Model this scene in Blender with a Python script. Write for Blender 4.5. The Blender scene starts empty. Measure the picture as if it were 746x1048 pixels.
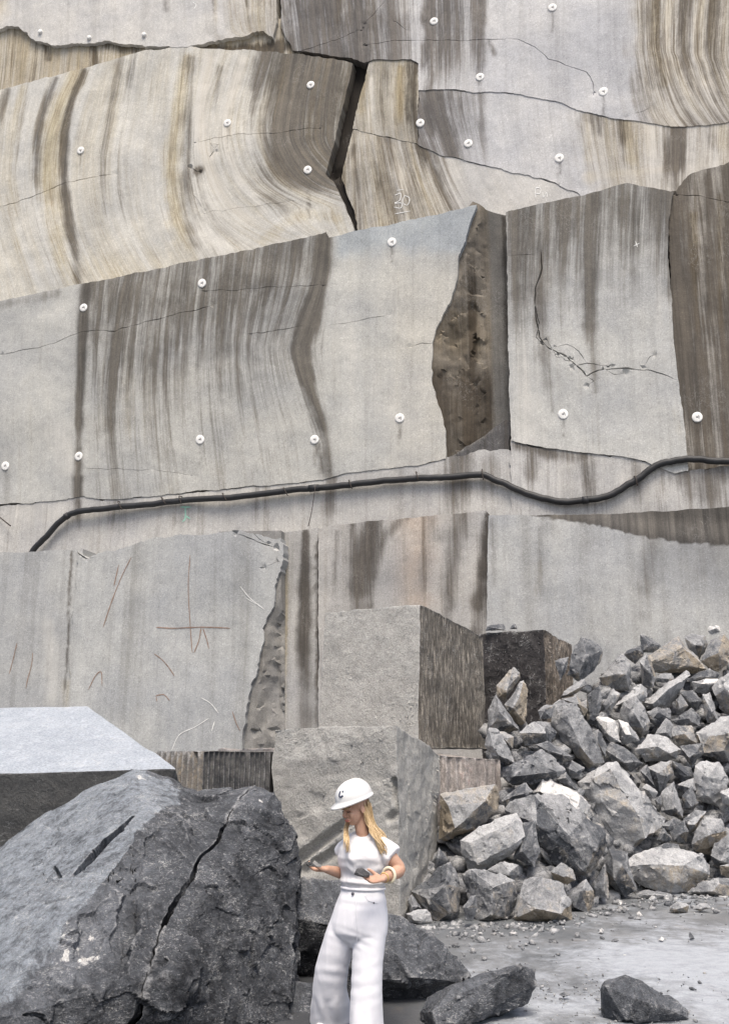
import bpy, bmesh, math, random
import numpy as np
from mathutils import Vector, Matrix
from mathutils.geometry import delaunay_2d_cdt

# ------------------------------------------------------------------ camera, world, sun, exposure
S = bpy.context.scene
COL = S.collection
F_PX, CX, CY, CAM_Z = 1000.0, 373.0, 524.0, 1.83
PITCH = math.atan(251.0 / F_PX)
cam_d = bpy.data.cameras.new('camera')
cam = bpy.data.objects.new('camera', cam_d)
COL.objects.link(cam)
cam_d.sensor_fit = 'VERTICAL'
cam_d.sensor_height = 24.0
cam_d.lens = F_PX / 1048.0 * 24.0
cam_d.clip_end = 4000
cam.location = (0, 0, CAM_Z)
cam.rotation_euler = (math.pi / 2 + PITCH, 0, 0)
S.camera = cam

SUN_EL, SUN_AZ = 62.0, 178.0          # azimuth clockwise from +Y: high, behind the camera
w = bpy.data.worlds.new('World')
S.world = w
w.use_nodes = True
wn = w.node_tree.nodes
wl = w.node_tree.links
sky = wn.new('ShaderNodeTexSky')
sky.sky_type = 'NISHITA'
sky.sun_disc = False
sky.sun_elevation = math.radians(SUN_EL)
sky.sun_rotation = math.radians(SUN_AZ)
sky.air_density = 1.0
sky.dust_density = 5.0
sky.ozone_density = 1.0
wl.new(sky.outputs[0], wn['Background'].inputs[0])
wn['Background'].inputs[1].default_value = 0.095
sd = bpy.data.lights.new('sun', 'SUN')
sd.energy = 1.5
sd.angle = math.radians(22)
sd.color = (1.0, 0.925, 0.82)
sun = bpy.data.objects.new('sun', sd)
COL.objects.link(sun)
az = math.radians(SUN_AZ)
sdir = Vector((math.sin(az) * math.cos(math.radians(SUN_EL)), math.cos(az) * math.cos(math.radians(SUN_EL)), math.sin(math.radians(SUN_EL))))
sun.rotation_euler = sdir.to_track_quat('Z', 'Y').to_euler()
sun.location = (0, 0, 40)
vs = S.view_settings
vs.view_transform = 'Standard'
vs.look = 'None'
vs.exposure = 1.13
vs.gamma = 1.0
vs.use_curve_mapping = False

# ------------------------------------------------------------------ pixel -> place helpers
CP, SP = math.cos(PITCH), math.sin(PITCH)
def ray(x, y):
    dx, dy = (x - CX) / F_PX, -(y - CY) / F_PX
    return np.array([dx, CP - dy * SP, SP + dy * CP])
def P(x, y, Y):                      # point on the pixel's ray at distance Y in front of the camera
    r = ray(x, y)
    return np.array([0, 0, CAM_Z]) + r * (Y / r[1])
def G(x, y, z=0.0):                  # point where the ray meets the height z
    r = ray(x, y)
    return np.array([0, 0, CAM_Z]) + r * ((z - CAM_Z) / r[2])
def to_px(p):
    p = np.asarray(p, float)
    q = p - np.array([0, 0, CAM_Z])
    dep = q[..., 1] * CP + q[..., 2] * SP
    yy = -q[..., 1] * SP + q[..., 2] * CP
    return CX + F_PX * q[..., 0] / dep, CY - F_PX * yy / dep

# the quarry face: one vertical plane, nearer on the right; tiers stand out of it by d
WA = P(0, 775, 25.5); WB = P(746, 775, 21.0)
WT = (WB - WA); WT[2] = 0; WT /= np.linalg.norm(WT)
WN = np.array([WT[1], -WT[0], 0.0])          # towards the camera
def wall_uz(x, y, d):
    r = ray(x, y); c = np.array([0, 0, CAM_Z])
    s = (d - np.dot(c - WA, WN)) / np.dot(r, WN)
    p = c + r * s
    return np.dot(p - WA, WT), p[2]
def wall_xyz(u, z, d):
    u = np.asarray(u, float); z = np.asarray(z, float); d = np.asarray(d, float)
    base = WA[None, :] + u[:, None] * WT[None, :] + (d * np.ones_like(u))[:, None] * WN[None, :]
    base[:, 2] = z
    return base

# ------------------------------------------------------------------ noise
def _h(ix, iy, iz, seed):
    with np.errstate(over='ignore'):
        n = (ix.astype(np.int64) * 374761393 + iy.astype(np.int64) * 668265263 + iz.astype(np.int64) * 2147483647 + seed * 1274126177) & 0xFFFFFFFF
        n = ((n ^ (n >> 13)) * 1274126177) & 0xFFFFFFFF
        n = ((n ^ (n >> 16)) * 2246822519) & 0xFFFFFFFF
        n = n ^ (n >> 15)
    return (n & 0xFFFFFF) / float(0xFFFFFF)
def vn(p, seed=0):
    p = np.asarray(p, float)
    i = np.floor(p).astype(np.int64); f = p - i
    f = f * f * f * (f * (f * 6 - 15) + 10)
    x, y, z = i[:, 0], i[:, 1], i[:, 2]
    r = 0
    for a in (0, 1):
        wx = f[:, 0] if a else 1 - f[:, 0]
        for b in (0, 1):
            wy = f[:, 1] if b else 1 - f[:, 1]
            for c in (0, 1):
                wz = f[:, 2] if c else 1 - f[:, 2]
                r = r + wx * wy * wz * _h(x + a, y + b, z + c, seed)
    return r * 2 - 1
def fbm(p, octv=4, seed=0, gain=0.5):
    p = np.asarray(p, float); r = 0; a = 1.0; t = 0
    for k in range(octv):
        r = r + a * vn(p * (2.03 ** k) + 17.3 * k, seed + k); t += a; a *= gain
    return r / t
def smooth(a, b, x):
    t = np.clip((x - a) / (b - a), 0, 1)
    return t * t * (3 - 2 * t)

def catmull(pts, n=8):
    pts = np.array(pts, float); P_ = np.concatenate([[2 * pts[0] - pts[1]], pts, [2 * pts[-1] - pts[-2]]]); out = []
    for i in range(1, len(P_) - 2):
        for k in range(n):
            t = k / n; a, b, c, d = P_[i - 1], P_[i], P_[i + 1], P_[i + 2]
            out.append(.5 * ((2 * b) + (c - a) * t + (2 * a - 5 * b + 4 * c - d) * t * t + (3 * b - a - 3 * c + d) * t ** 3))
    out.append(pts[-1]); return np.array(out)

# ------------------------------------------------------------------ object helpers
def tag(o, label=None, cat=None, group=None, kind=None):
    if label: o['label'] = label
    if cat: o['category'] = cat
    if group: o['group'] = group
    if kind: o['kind'] = kind
    return o
def link(name, me, mat=None, parent=None, origin=None):
    o = bpy.data.objects.new(name, me)
    COL.objects.link(o)
    if me is not None and mat is not None and len(me.materials) == 0: me.materials.append(mat)
    if origin is not None and me is not None:
        me.transform(Matrix.Translation(-Vector(origin)))
        o.location = origin
    if parent is not None:
        o.parent = parent
        if parent.location.length: o.matrix_parent_inverse = Matrix.Translation(-parent.location)
    return o
def empty(name, loc=(0, 0, 0)):
    o = bpy.data.objects.new(name, None); COL.objects.link(o); o.location = loc
    o.empty_display_size = 0.1
    return o
def np_mesh(name, V, Fc):
    me = bpy.data.meshes.new(name)
    V = np.asarray(V, np.float32); Fc = np.asarray(Fc, np.int32)
    me.vertices.add(len(V)); me.vertices.foreach_set('co', V.ravel())
    k = Fc.shape[1]
    me.loops.add(Fc.size); me.loops.foreach_set('vertex_index', Fc.ravel())
    me.polygons.add(len(Fc))
    me.polygons.foreach_set('loop_start', np.arange(0, Fc.size, k, dtype=np.int32))
    me.polygons.foreach_set('loop_total', np.full(len(Fc), k, np.int32))
    me.update(calc_edges=True)
    me.validate()
    return me
def set_attr(me, name, arr, domain='POINT', typ='FLOAT_COLOR'):
    a = me.attributes.new(name, typ, domain)
    a.data.foreach_set('color' if 'COLOR' in typ else 'value', np.asarray(arr, np.float32).ravel())
def get_co(me):
    v = np.empty(len(me.vertices) * 3, np.float32); me.vertices.foreach_get('co', v); return v.reshape(-1, 3).astype(float)
def get_no(me):
    v = np.empty(len(me.vertices) * 3, np.float32); me.vertex_normals.foreach_get('vector', v); return v.reshape(-1, 3).astype(float)
def set_co(me, V):
    me.vertices.foreach_set('co', np.asarray(V, np.float32).ravel()); me.update()

# ------------------------------------------------------------------ material helpers
class NT:
    def __init__(self, name, rough=0.8, spec=0.3):
        self.m = bpy.data.materials.new(name); self.m.use_nodes = True
        self.n = self.m.node_tree.nodes; self.l = self.m.node_tree.links
        self.b = self.n['Principled BSDF']
        self.b.inputs['Roughness'].default_value = rough
        self.b.inputs['Specular IOR Level'].default_value = spec
    def node(self, t, **kw):
        o = self.n.new(t)
        for k, v in kw.items(): setattr(o, k, v)
        return o
    def put(self, sock, v):
        if isinstance(v, bpy.types.NodeSocket): self.l.new(v, sock)
        else: sock.default_value = v
    def attr(self, name, out='Color'):
        o = self.node('ShaderNodeAttribute', attribute_name=name); return o.outputs[out]
    def sep(self, c):
        o = self.node('ShaderNodeSeparateColor'); self.put(o.inputs[0], c); return o.outputs
    def sepv(self, c):
        o = self.node('ShaderNodeSeparateXYZ'); self.put(o.inputs[0], c); return o.outputs
    def obj(self): return self.node('ShaderNodeTexCoord').outputs['Object']
    def math(self, op, a, b=0.0, clamp=False):
        o = self.node('ShaderNodeMath', operation=op, use_clamp=clamp); self.put(o.inputs[0], a); self.put(o.inputs[1], b); return o.outputs[0]
    def vmul(self, v, s):
        o = self.node('ShaderNodeVectorMath', operation='MULTIPLY'); self.put(o.inputs[0], v); o.inputs[1].default_value = s; return o.outputs[0]
    def noise(self, vec, scale, detail=4, rough=0.6, dist=0.0):
        o = self.node('ShaderNodeTexNoise'); self.put(o.inputs['Vector'], vec); o.inputs['Scale'].default_value = scale
        o.inputs['Detail'].default_value = detail; o.inputs['Roughness'].default_value = rough; o.inputs['Distortion'].default_value = dist
        return o.outputs[0]
    def voro(self, vec, scale, feature='F1', out=0):
        o = self.node('ShaderNodeTexVoronoi', feature=feature); self.put(o.inputs['Vector'], vec); o.inputs['Scale'].default_value = scale
        return o.outputs[out]
    def ramp(self, f, stops, interp='LINEAR'):
        o = self.node('ShaderNodeValToRGB'); self.put(o.inputs[0], f); e = o.color_ramp.elements; o.color_ramp.interpolation = interp
        while len(e) < len(stops): e.new(0.5)
        for q, (p, c) in zip(e, stops):
            q.position = p; q.color = (c, c, c, 1) if isinstance(c, (int, float)) else (*c, 1)
        return o.outputs[0]
    def range(self, f, a, b, c=0.0, d=1.0):
        o = self.node('ShaderNodeMapRange', interpolation_type='SMOOTHSTEP'); self.put(o.inputs[0], f)
        for i, v in enumerate((a, b, c, d)): o.inputs[1 + i].default_value = v
        return o.outputs[0]
    def mix(self, f, a, b, blend='MIX'):
        o = self.node('ShaderNodeMix', data_type='RGBA', blend_type=blend); self.put(o.inputs[0], f)
        self.put(o.inputs[6], a if isinstance(a, bpy.types.NodeSocket) else (*a, 1)); self.put(o.inputs[7], b if isinstance(b, bpy.types.NodeSocket) else (*b, 1))
        return o.outputs[2]
    def bump(self, h, strength, dist):
        o = self.node('ShaderNodeBump'); self.put(o.inputs['Height'], h); o.inputs['Strength'].default_value = strength; o.inputs['Distance'].default_value = dist
        self.l.new(o.outputs[0], self.b.inputs['Normal'])
    def color(self, c): self.put(self.b.inputs['Base Color'], c if isinstance(c, bpy.types.NodeSocket) else (*c, 1))

def mat_quarry():
    t = NT('quarry_rock', 0.85, 0.25)
    o = t.obj()
    base = t.attr('base'); st = t.node('ShaderNodeAttribute', attribute_name='stain')
    R, Gc, B = t.sep(st.outputs['Color'])[:3]; A = st.outputs['Alpha']
    flow = t.attr('flow', 'Vector')
    f1 = t.noise(t.vmul(flow, (1.5, 0.05, 1)), 1.6, 5, 0.65)
    f2 = t.noise(t.vmul(flow, (4.6, 0.13, 1)), 1.7, 6, 0.70)
    f3 = t.noise(t.vmul(flow, (13.0, 0.5, 3)), 1.9, 5, 0.72)
    blot = t.noise(o, 0.55, 5, 0.6)
    fine = t.noise(o, 38, 5, 0.75)
    med = t.noise(o, 7, 6, 0.7, 0.3)
    sp = t.voro(o, 55, 'F1', 1)
    spk = t.sep(sp)[0]
    # stone grain
    c = t.mix(t.range(blot, 0.3, 0.7), t.mix(1.0, base, (0.86, 0.87, 0.89), 'MULTIPLY'), t.mix(1.0, base, (1.1, 1.09, 1.06), 'MULTIPLY'))
    c = t.mix(1.0, c, t.ramp(fine, [(0.25, 0.76), (0.5, 1.0), (0.78, 1.2)]), 'MULTIPLY')
    c = t.mix(1.0, c, t.ramp(spk, [(0.0, 0.80), (0.15, 0.97), (0.85, 1.03), (1.0, 1.28)]), 'MULTIPLY')
    c = t.mix(0.8, c, t.ramp(med, [(0.25, 0.84), (0.5, 1.0), (0.8, 1.12)]), 'MULTIPLY')
    blot2 = t.noise(t.vmul(flow, (1.0, .5, 1)), 1.3, 6, 0.7, .5)
    # streak noise
    def stk(a, b, amt, w1, w2, w3):
        n = t.math('ADD', t.math('ADD', t.math('MULTIPLY', t.math('SUBTRACT', f1, 0.5), w1), t.math('MULTIPLY', t.math('SUBTRACT', f2, 0.5), w2)), t.math('MULTIPLY', t.math('SUBTRACT', f3, 0.5), w3))
        return n
    n = t.math('ADD', stk(0, 0, 0, 1.9, 1.7, 0.6), t.math('MULTIPLY', t.math('SUBTRACT', blot2, 0.5), 0.7))
    n2 = stk(0, 0, 0, -1.5, 1.1, 0.8)
    gate = t.math('ADD', t.math('MULTIPLY', A, 0.95), 0.22)
    nA = t.math('MULTIPLY', n, gate); n2A = t.math('MULTIPLY', n2, gate)
    # broad soft bands of tone run down the whole face
    c = t.mix(1.0, c, t.ramp(t.math('ADD', t.math('MULTIPLY', f1, .6), t.math('MULTIPLY', f2, .4)), [(0.28, (0.72, 0.71, 0.69)), (0.5, (1.0, 1.0, 1.0)), (0.72, (1.16, 1.155, 1.13))]), 'MULTIPLY')
    pale = t.range(t.math('ADD', B, t.math('MULTIPLY', n2A, -0.8)), 0.1, 1.0)
    c = t.mix(t.math('MULTIPLY', pale, .85), c, t.mix(1.0, (0.60, 0.575, 0.52), t.ramp(fine, [(0.2, 0.75), (0.8, 1.15)]), 'MULTIPLY'))
    och = t.range(t.math('ADD', Gc, t.math('MULTIPLY', n2A, 0.8)), 0.08, 1.05)
    c = t.mix(och, c, t.mix(1.0, c, t.mix(t.range(f3, 0.3, 0.7), (1.0, 0.91, 0.69), (0.58, 0.49, 0.35)), 'MULTIPLY'))
    dk = t.range(t.math('ADD', R, nA), 0.0, 0.80)
    dc = t.mix(1.0, c, t.mix(t.range(f2, 0.35, 0.65), (0.148, 0.135, 0.124), (0.30, 0.272, 0.243)), 'MULTIPLY')
    c = t.mix(t.math('MULTIPLY', dk, 0.96), c, dc)
    # scratches and scuffs
    scr = t.noise(t.vmul(o, (1.0, 1.0, 0.55)), 2.6, 7, 0.7, 2.5)
    sm = t.math('MULTIPLY', t.range(t.math('ABSOLUTE', t.math('SUBTRACT', scr, 0.5)), 0.0, 0.008, 1.0, 0.0), t.range(t.noise(o, 0.9, 3, 0.5), 0.52, 0.66))
    c = t.mix(t.math('MULTIPLY', sm, 0.35), c, (0.6, 0.59, 0.57))
    t.color(c)
    h = t.math('ADD', t.math('MULTIPLY', fine, 0.5), t.math('MULTIPLY', med, 1.0))
    t.bump(h, 0.35, 0.010)
    t.put(t.b.inputs['Roughness'], t.range(fine, 0.3, 0.7, 0.7, 0.95))
    return t.m

def mat_rock(name, dark, light, fleck=0.55, fleck_amt=0.5, warm=(0.30, 0.26, 0.20), scale=1.0, vein=True, bandamt=0.7, edge=0.45, rough_bump=.8):
    """tone attribute (per face): r value, g second tint, b fresh white, a drill striation"""
    t = NT(name, 0.8, 0.3)
    o = t.obj()
    tone = t.node('ShaderNodeAttribute', attribute_name='tone')
    R, Gc, B = t.sep(tone.outputs['Color'])[:3]; A = tone.outputs['Alpha']
    big = t.noise(o, 2.3 * scale, 6, 0.65, 0.4)
    med = t.noise(o, 9 * scale, 6, 0.75, 0.6)
    fine = t.noise(o, 45 * scale, 4, 0.8)
    fl = t.noise(t.vmul(o, (1.0, 1.0, 2.2)), 30 * scale, 3, 0.7, 1.0)
    rnd = t.node('ShaderNodeObjectInfo').outputs['Random']
    vr = t.node('ShaderNodeVectorRotate', rotation_type='AXIS_ANGLE'); t.put(vr.inputs['Vector'], o); vr.inputs['Axis'].default_value = (.5, .62, .6); t.put(vr.inputs['Angle'], t.math('MULTIPLY', rnd, 6.28))
    band = t.noise(t.vmul(vr.outputs[0], (1.0, 1.3, 9.0)), 2.2 * scale, 5, 0.65, 0.5)
    v = t.math('ADD', t.math('MULTIPLY', t.math('SUBTRACT', big, 0.5), 1.1), t.math('MULTIPLY', t.math('SUBTRACT', med, 0.5), 1.2))
    v = t.math('ADD', v, t.math('MULTIPLY', t.math('SUBTRACT', band, 0.5), bandamt))
    f = t.math('ADD', R, v, True)
    c = t.mix(f, dark, light)
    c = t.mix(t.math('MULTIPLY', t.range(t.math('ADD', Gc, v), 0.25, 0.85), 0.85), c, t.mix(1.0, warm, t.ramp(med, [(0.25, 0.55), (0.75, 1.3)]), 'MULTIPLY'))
    c = t.mix(t.range(t.math('ADD', B, t.math('MULTIPLY', v, 0.7)), 0.35, 0.75), c, (0.62, 0.61, 0.59))
    # drill striation: tall thin grooves
    sv = t.noise(t.vmul(o, (12.0, 12.0, 1.9)), 2.0, 5, 0.75)
    sc = t.ramp(sv, [(0.36, 0.55), (0.52, 1.0), (0.60, 2.1)])
    c = t.mix(A, c, t.mix(1.0, c, sc, 'MULTIPLY'))
    c = t.mix(1.0, c, t.ramp(fine, [(0.25, 0.55), (0.5, 1.0), (0.78, 1.5)]), 'MULTIPLY')
    c = t.mix(t.math('MULTIPLY', t.math('MULTIPLY', t.range(fl, fleck, fleck + 0.12), t.range(t.math('ADD', t.math('MULTIPLY', big, .6), t.math('MULTIPLY', band, .4)), .40, .60, .12, 1.0)), fleck_amt), c, (0.55, 0.55, 0.55))
    pt = t.node('ShaderNodeNewGeometry').outputs['Pointiness']
    em = t.math('MULTIPLY', t.range(pt, 0.515, 0.58), t.range(t.math('ADD', med, t.math('MULTIPLY', fine, .4)), 0.55, 0.85))
    c = t.mix(t.math('MULTIPLY', em, edge), c, (0.52, 0.52, 0.52))
    if vein:
        wv = t.noise(t.vmul(o, (1.0, 1.0, 1.6)), 3.2 * scale, 5, 0.6, 1.6)
        vm = t.range(t.math('ABSOLUTE', t.math('SUBTRACT', wv, 0.5)), 0.0, 0.012, 1.0, 0.0)
        vm = t.math('MULTIPLY', vm, t.range(big, 0.48, 0.62))
        c = t.mix(t.math('MULTIPLY', vm, 0.6), c, (0.6, 0.6, 0.58))
    t.color(c)
    h = t.math('ADD', t.math('MULTIPLY', fine, 0.45), t.math('MULTIPLY', med, 1.2))
    t.bump(h, rough_bump, 0.03)
    return t.m

def mat_plain(name, col, rough=0.6, spec=0.4, var=0.12, scale=20, bump=0.15, bd=0.004):
    t = NT(name, rough, spec)
    o = t.obj()
    nz = t.noise(o, scale, 5, 0.65)
    t.color(t.mix(1.0, col, t.ramp(nz, [(0.25, 1 - var), (0.75, 1 + var)]), 'MULTIPLY'))
    t.bump(nz, bump, bd)
    return t.m

def mat_ground():
    t = NT('quarry_floor', 0.75, 0.35)
    o = t.obj()
    big = t.noise(t.vmul(o, (1.0, 0.8, 1)), 0.8, 7, 0.66, 0.5)
    big2 = t.noise(t.vmul(o, (1.0, 0.75, 1)), 0.45, 6, 0.62, 0.4)
    tr = t.noise(t.vmul(o, (1.0, 0.8, 1)), 1.9, 8, 0.74, 0.6)
    med = t.noise(o, 8, 7, 0.75)
    fine = t.noise(o, 70, 4, 0.8)
    X, Y, Z = t.sepv(o)[:3]
    c = t.mix(t.range(big, 0.3, 0.7), (0.115, 0.125, 0.135), (0.185, 0.19, 0.195))
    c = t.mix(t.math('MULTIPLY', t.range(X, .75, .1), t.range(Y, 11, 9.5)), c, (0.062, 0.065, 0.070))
    # pale rock dust lies thickest in the open, away from the pile
    zone = t.math('ADD', t.range(t.math('ADD', Y, t.math('MULTIPLY', X, -0.35)), 11.6, 8.5), t.math('MULTIPLY', t.range(X, 0.8, 2.6), 0.35))
    d = t.math('ADD', t.math('MULTIPLY', t.math('SUBTRACT', big2, 0.5), 1.7), t.math('MULTIPLY', t.math('SUBTRACT', tr, 0.5), 1.5))
    d = t.math('ADD', d, t.math('MULTIPLY', t.math('SUBTRACT', med, 0.5), 0.8))
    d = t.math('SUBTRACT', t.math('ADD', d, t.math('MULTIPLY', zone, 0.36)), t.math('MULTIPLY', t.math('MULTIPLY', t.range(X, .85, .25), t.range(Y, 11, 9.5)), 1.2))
    c = t.mix(t.math('MULTIPLY', t.range(d, 0.0, 0.7), .9), c, (0.37, 0.395, 0.43))
    br = t.noise(o, 0.8, 4, 0.6)
    c = t.mix(t.math('MULTIPLY', t.range(br, 0.6, 0.72), 0.5), c, (0.26, 0.22, 0.175))
    c = t.mix(1.0, c, t.ramp(fine, [(0.25, 0.8), (0.5, 1.0), (0.8, 1.18)]), 'MULTIPLY')
    c = t.mix(1.0, c, t.ramp(med, [(0.25, 0.8), (0.75, 1.14)]), 'MULTIPLY')
    t.color(c)
    t.put(t.b.inputs['Roughness'], t.range(d, 0.0, 0.5, 0.5, 0.9))
    t.bump(t.math('ADD', med, t.math('MULTIPLY', fine, 0.4)), 0.5, 0.02)
    return t.m

M_WALL = mat_quarry()
M_GROUND = mat_ground()
M_GREY = mat_rock('grey_gneiss', (0.072, 0.078, 0.088), (0.42, 0.425, 0.43), 0.57, 0.6, (0.33, 0.275, 0.20))
M_DARK = mat_rock('dark_amphibolite', (0.018, 0.020, 0.024), (0.155, 0.166, 0.185), 0.545, 0.6, (0.27, 0.30, 0.335), 1.5, edge=.6, bandamt=.6, rough_bump=1.0)  # second tint is sky blue, painted in for the split boulder's upper face
M_BLOCK = mat_rock('sawn_block', (0.25, 0.245, 0.23), (0.41, 0.405, 0.385), 0.60, 0.45, (0.135, 0.12, 0.10), 1.2)
M_SLAB = mat_rock('pale_slab', (0.27, 0.30, 0.34), (0.41, 0.445, 0.49), 0.66, 0.35, (0.062, 0.056, 0.046), 1.0, True)  # blue of the sky painted into the slab's pale colours
M_STAINED = mat_rock('stained_block', (0.028, 0.026, 0.027), (0.10, 0.094, 0.092), 0.66, 0.25, (0.17, 0.145, 0.12), bandamt=.3)
M_HOSE = mat_plain('black_rubber', (0.018, 0.019, 0.021), 0.55, 0.4, 0.5, 5)
M_WIRE = mat_plain('rusty_wire', (0.05, 0.04, 0.035), 0.7)
M_PLATE = mat_plain('white_plate', (0.70, 0.695, 0.67), 0.6, 0.3, 0.22, 9)
M_BOLT = mat_plain('grey_steel', (0.22, 0.22, 0.22), 0.45, 0.5)
M_RED = mat_plain('red_paint', (0.25, 0.17, 0.13), 0.8, 0.2, 0.35, 25)
M_WHITEP = mat_plain('white_paint', (0.66, 0.66, 0.64), 0.8, 0.2, 0.2, 25)
M_GREENP = mat_plain('green_paint', (0.30, 0.52, 0.42), 0.8, 0.2, 0.2, 25)
# ------------------------------------------------------------------ the ground
def build_ground():
    xs = np.concatenate([[-600, -200, -80, -40], np.arange(-20, 20.01, 0.25), [40, 80, 200, 600]])
    ys = np.concatenate([[-600, -200, -60, -20], np.arange(-4, 30.01, 0.25), [60, 200, 600]])
    X, Y = np.meshgrid(xs, ys)
    p = np.stack([X.ravel(), Y.ravel(), 0 * X.ravel()], 1)
    near = smooth(30, 12, np.abs(p[:, 0])) * smooth(-6, 0, p[:, 1])
    p[:, 2] = (fbm(p * 0.7, 4, 5) * 0.035 + fbm(p * 3.0, 3, 9) * 0.012) * near
    nx, ny = len(xs), len(ys)
    i = (np.arange(ny - 1)[:, None] * nx + np.arange(nx - 1)[None, :]).ravel()
    Fc = np.stack([i, i + 1, i + 1 + nx, i + nx], 1)
    me = np_mesh('ground', p, Fc)
    me.polygons.foreach_set('use_smooth', np.ones(len(Fc), bool))
    o = link('ground', me, M_GROUND)
    tag(o, 'grey quarry floor dusted with pale rock powder', kind='structure')
build_ground()

# ------------------------------------------------------------------ the quarry face
def seg_dist(x, y, pts, ws=None, full=False):
    """distance in px to a polyline and the width at the nearest place"""
    best = np.full(x.shape, 1e9); bw = np.ones(x.shape); bt = np.zeros(x.shape)
    Ls = [math.hypot(pts[k + 1][0] - pts[k][0], pts[k + 1][1] - pts[k][1]) for k in range(len(pts) - 1)]; tot = max(sum(Ls), 1e-6); acc = 0
    for k in range(len(pts) - 1):
        (ax, ay), (bx, by) = pts[k], pts[k + 1]
        vx, vy = bx - ax, by - ay
        t = np.clip(((x - ax) * vx + (y - ay) * vy) / max(vx * vx + vy * vy, 1e-9), 0, 1)
        d = np.hypot(x - ax - t * vx, y - ay - t * vy)
        m = d < best
        best = np.where(m, d, best)
        bt = np.where(m, (acc + t * Ls[k]) / tot, bt); acc += Ls[k]
        if ws is not None: bw = np.where(m, ws[k] + (ws[k + 1] - ws[k]) * t, bw)
    return (best, bw, bt) if full else (best, bw)
def in_poly(x, y, poly):
    r = np.zeros(x.shape, bool); n = len(poly)
    for i in range(n):
        (x0, y0), (x1, y1) = poly[i], poly[(i + 1) % n]
        if y0 == y1: continue
        c = ((y0 > y) != (y1 > y)) & (x < (x1 - x0) * (y - y0) / (y1 - y0) + x0)
        r ^= c
    return r
def densify(pts, step, closed):
    out = []; n = len(pts)
    for i in range(n if closed else n - 1):
        a = np.array(pts[i], float); b = np.array(pts[(i + 1) % n], float)
        k = max(1, int(math.ceil(np.linalg.norm(b - a) / step)))
        for j in range(k): out.append(a + (b - a) * j / k)
    if not closed: out.append(np.array(pts[-1], float))
    return np.array(out)

# round marker plates on the wall: pixel, panel, label
PL = [(318, 87, 'n0', 'white marker plate on dark streaks just left of the slanting slot, upper one'),
      (233, 126, 'n0', 'white marker plate among white curving streaks of the third bench'),
      (83, 154, 'n0', 'white marker plate right of the ochre band on the third bench, leftmost there'),
      (315, 174, 'n0', 'white marker plate left of the slanting slot, lower one'),
      (444, 22, 's1', 'white marker plate on the dark streak near the top edge'),
      (565, 8, 's1', 'white marker plate on clean grey rock at the very top'),
      (491, 79, 's1', 'white marker plate just above the middle crack of the upper right wall'),
      (617, 94, 's1', 'white marker plate left of the brown streaks, upper right'),
      (430, 126, 's2', 'white marker plate beside the dark vertical stripe, upper middle'),
      (479, 147, 's2', 'white marker plate above the lower crack of the third bench, centre'),
      (572, 162, 's2', 'white marker plate on grey rock left of the tan area, third bench'),
      (207, 290, 'i0', 'white marker plate near the top of the wide bench, among drips'),
      (86, 315, 'i0', 'white marker plate on the thin dark streak at the left of the wide bench'),
      (401, 248, 'i0', 'white marker plate near the top right corner of the wide bench'),
      (409, 428, 'i0', 'white marker plate low on the clean right part of the wide bench'),
      (322, 450, 'i0', 'white marker plate at the lower end of the bold dark streak'),
      (205, 450, 'i0', 'white marker plate low in the middle of the wide bench'),
      (81, 467, 'i0', 'white marker plate low on the thin left streak above the hose'),
      (6, 477, 'i0', 'white marker plate at the left edge of the wide bench'),
      (576, 424, 'l0', 'white marker plate below the ragged crack of the upright panel'),
      (713, 427, 'm0', 'white marker plate on the dark brown panel at the right')]

WALL = empty('quarry_wall', WA * np.array([1, 1, 0]))
tag(WALL, 'tall stepped quarry face of streaked grey stone', kind='structure')
PANELS = {}
def relief(u, z, d, amp, seed):
    q = np.stack([u, z, 0 * u + d * 3.1], 1)
    return amp * (fbm(q * 0.45, 3, seed) * 1.0 + fbm(q * 2.2, 3, seed + 7) * 0.22 + fbm(q * 9.0, 2, seed + 11) * 0.06)

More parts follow.
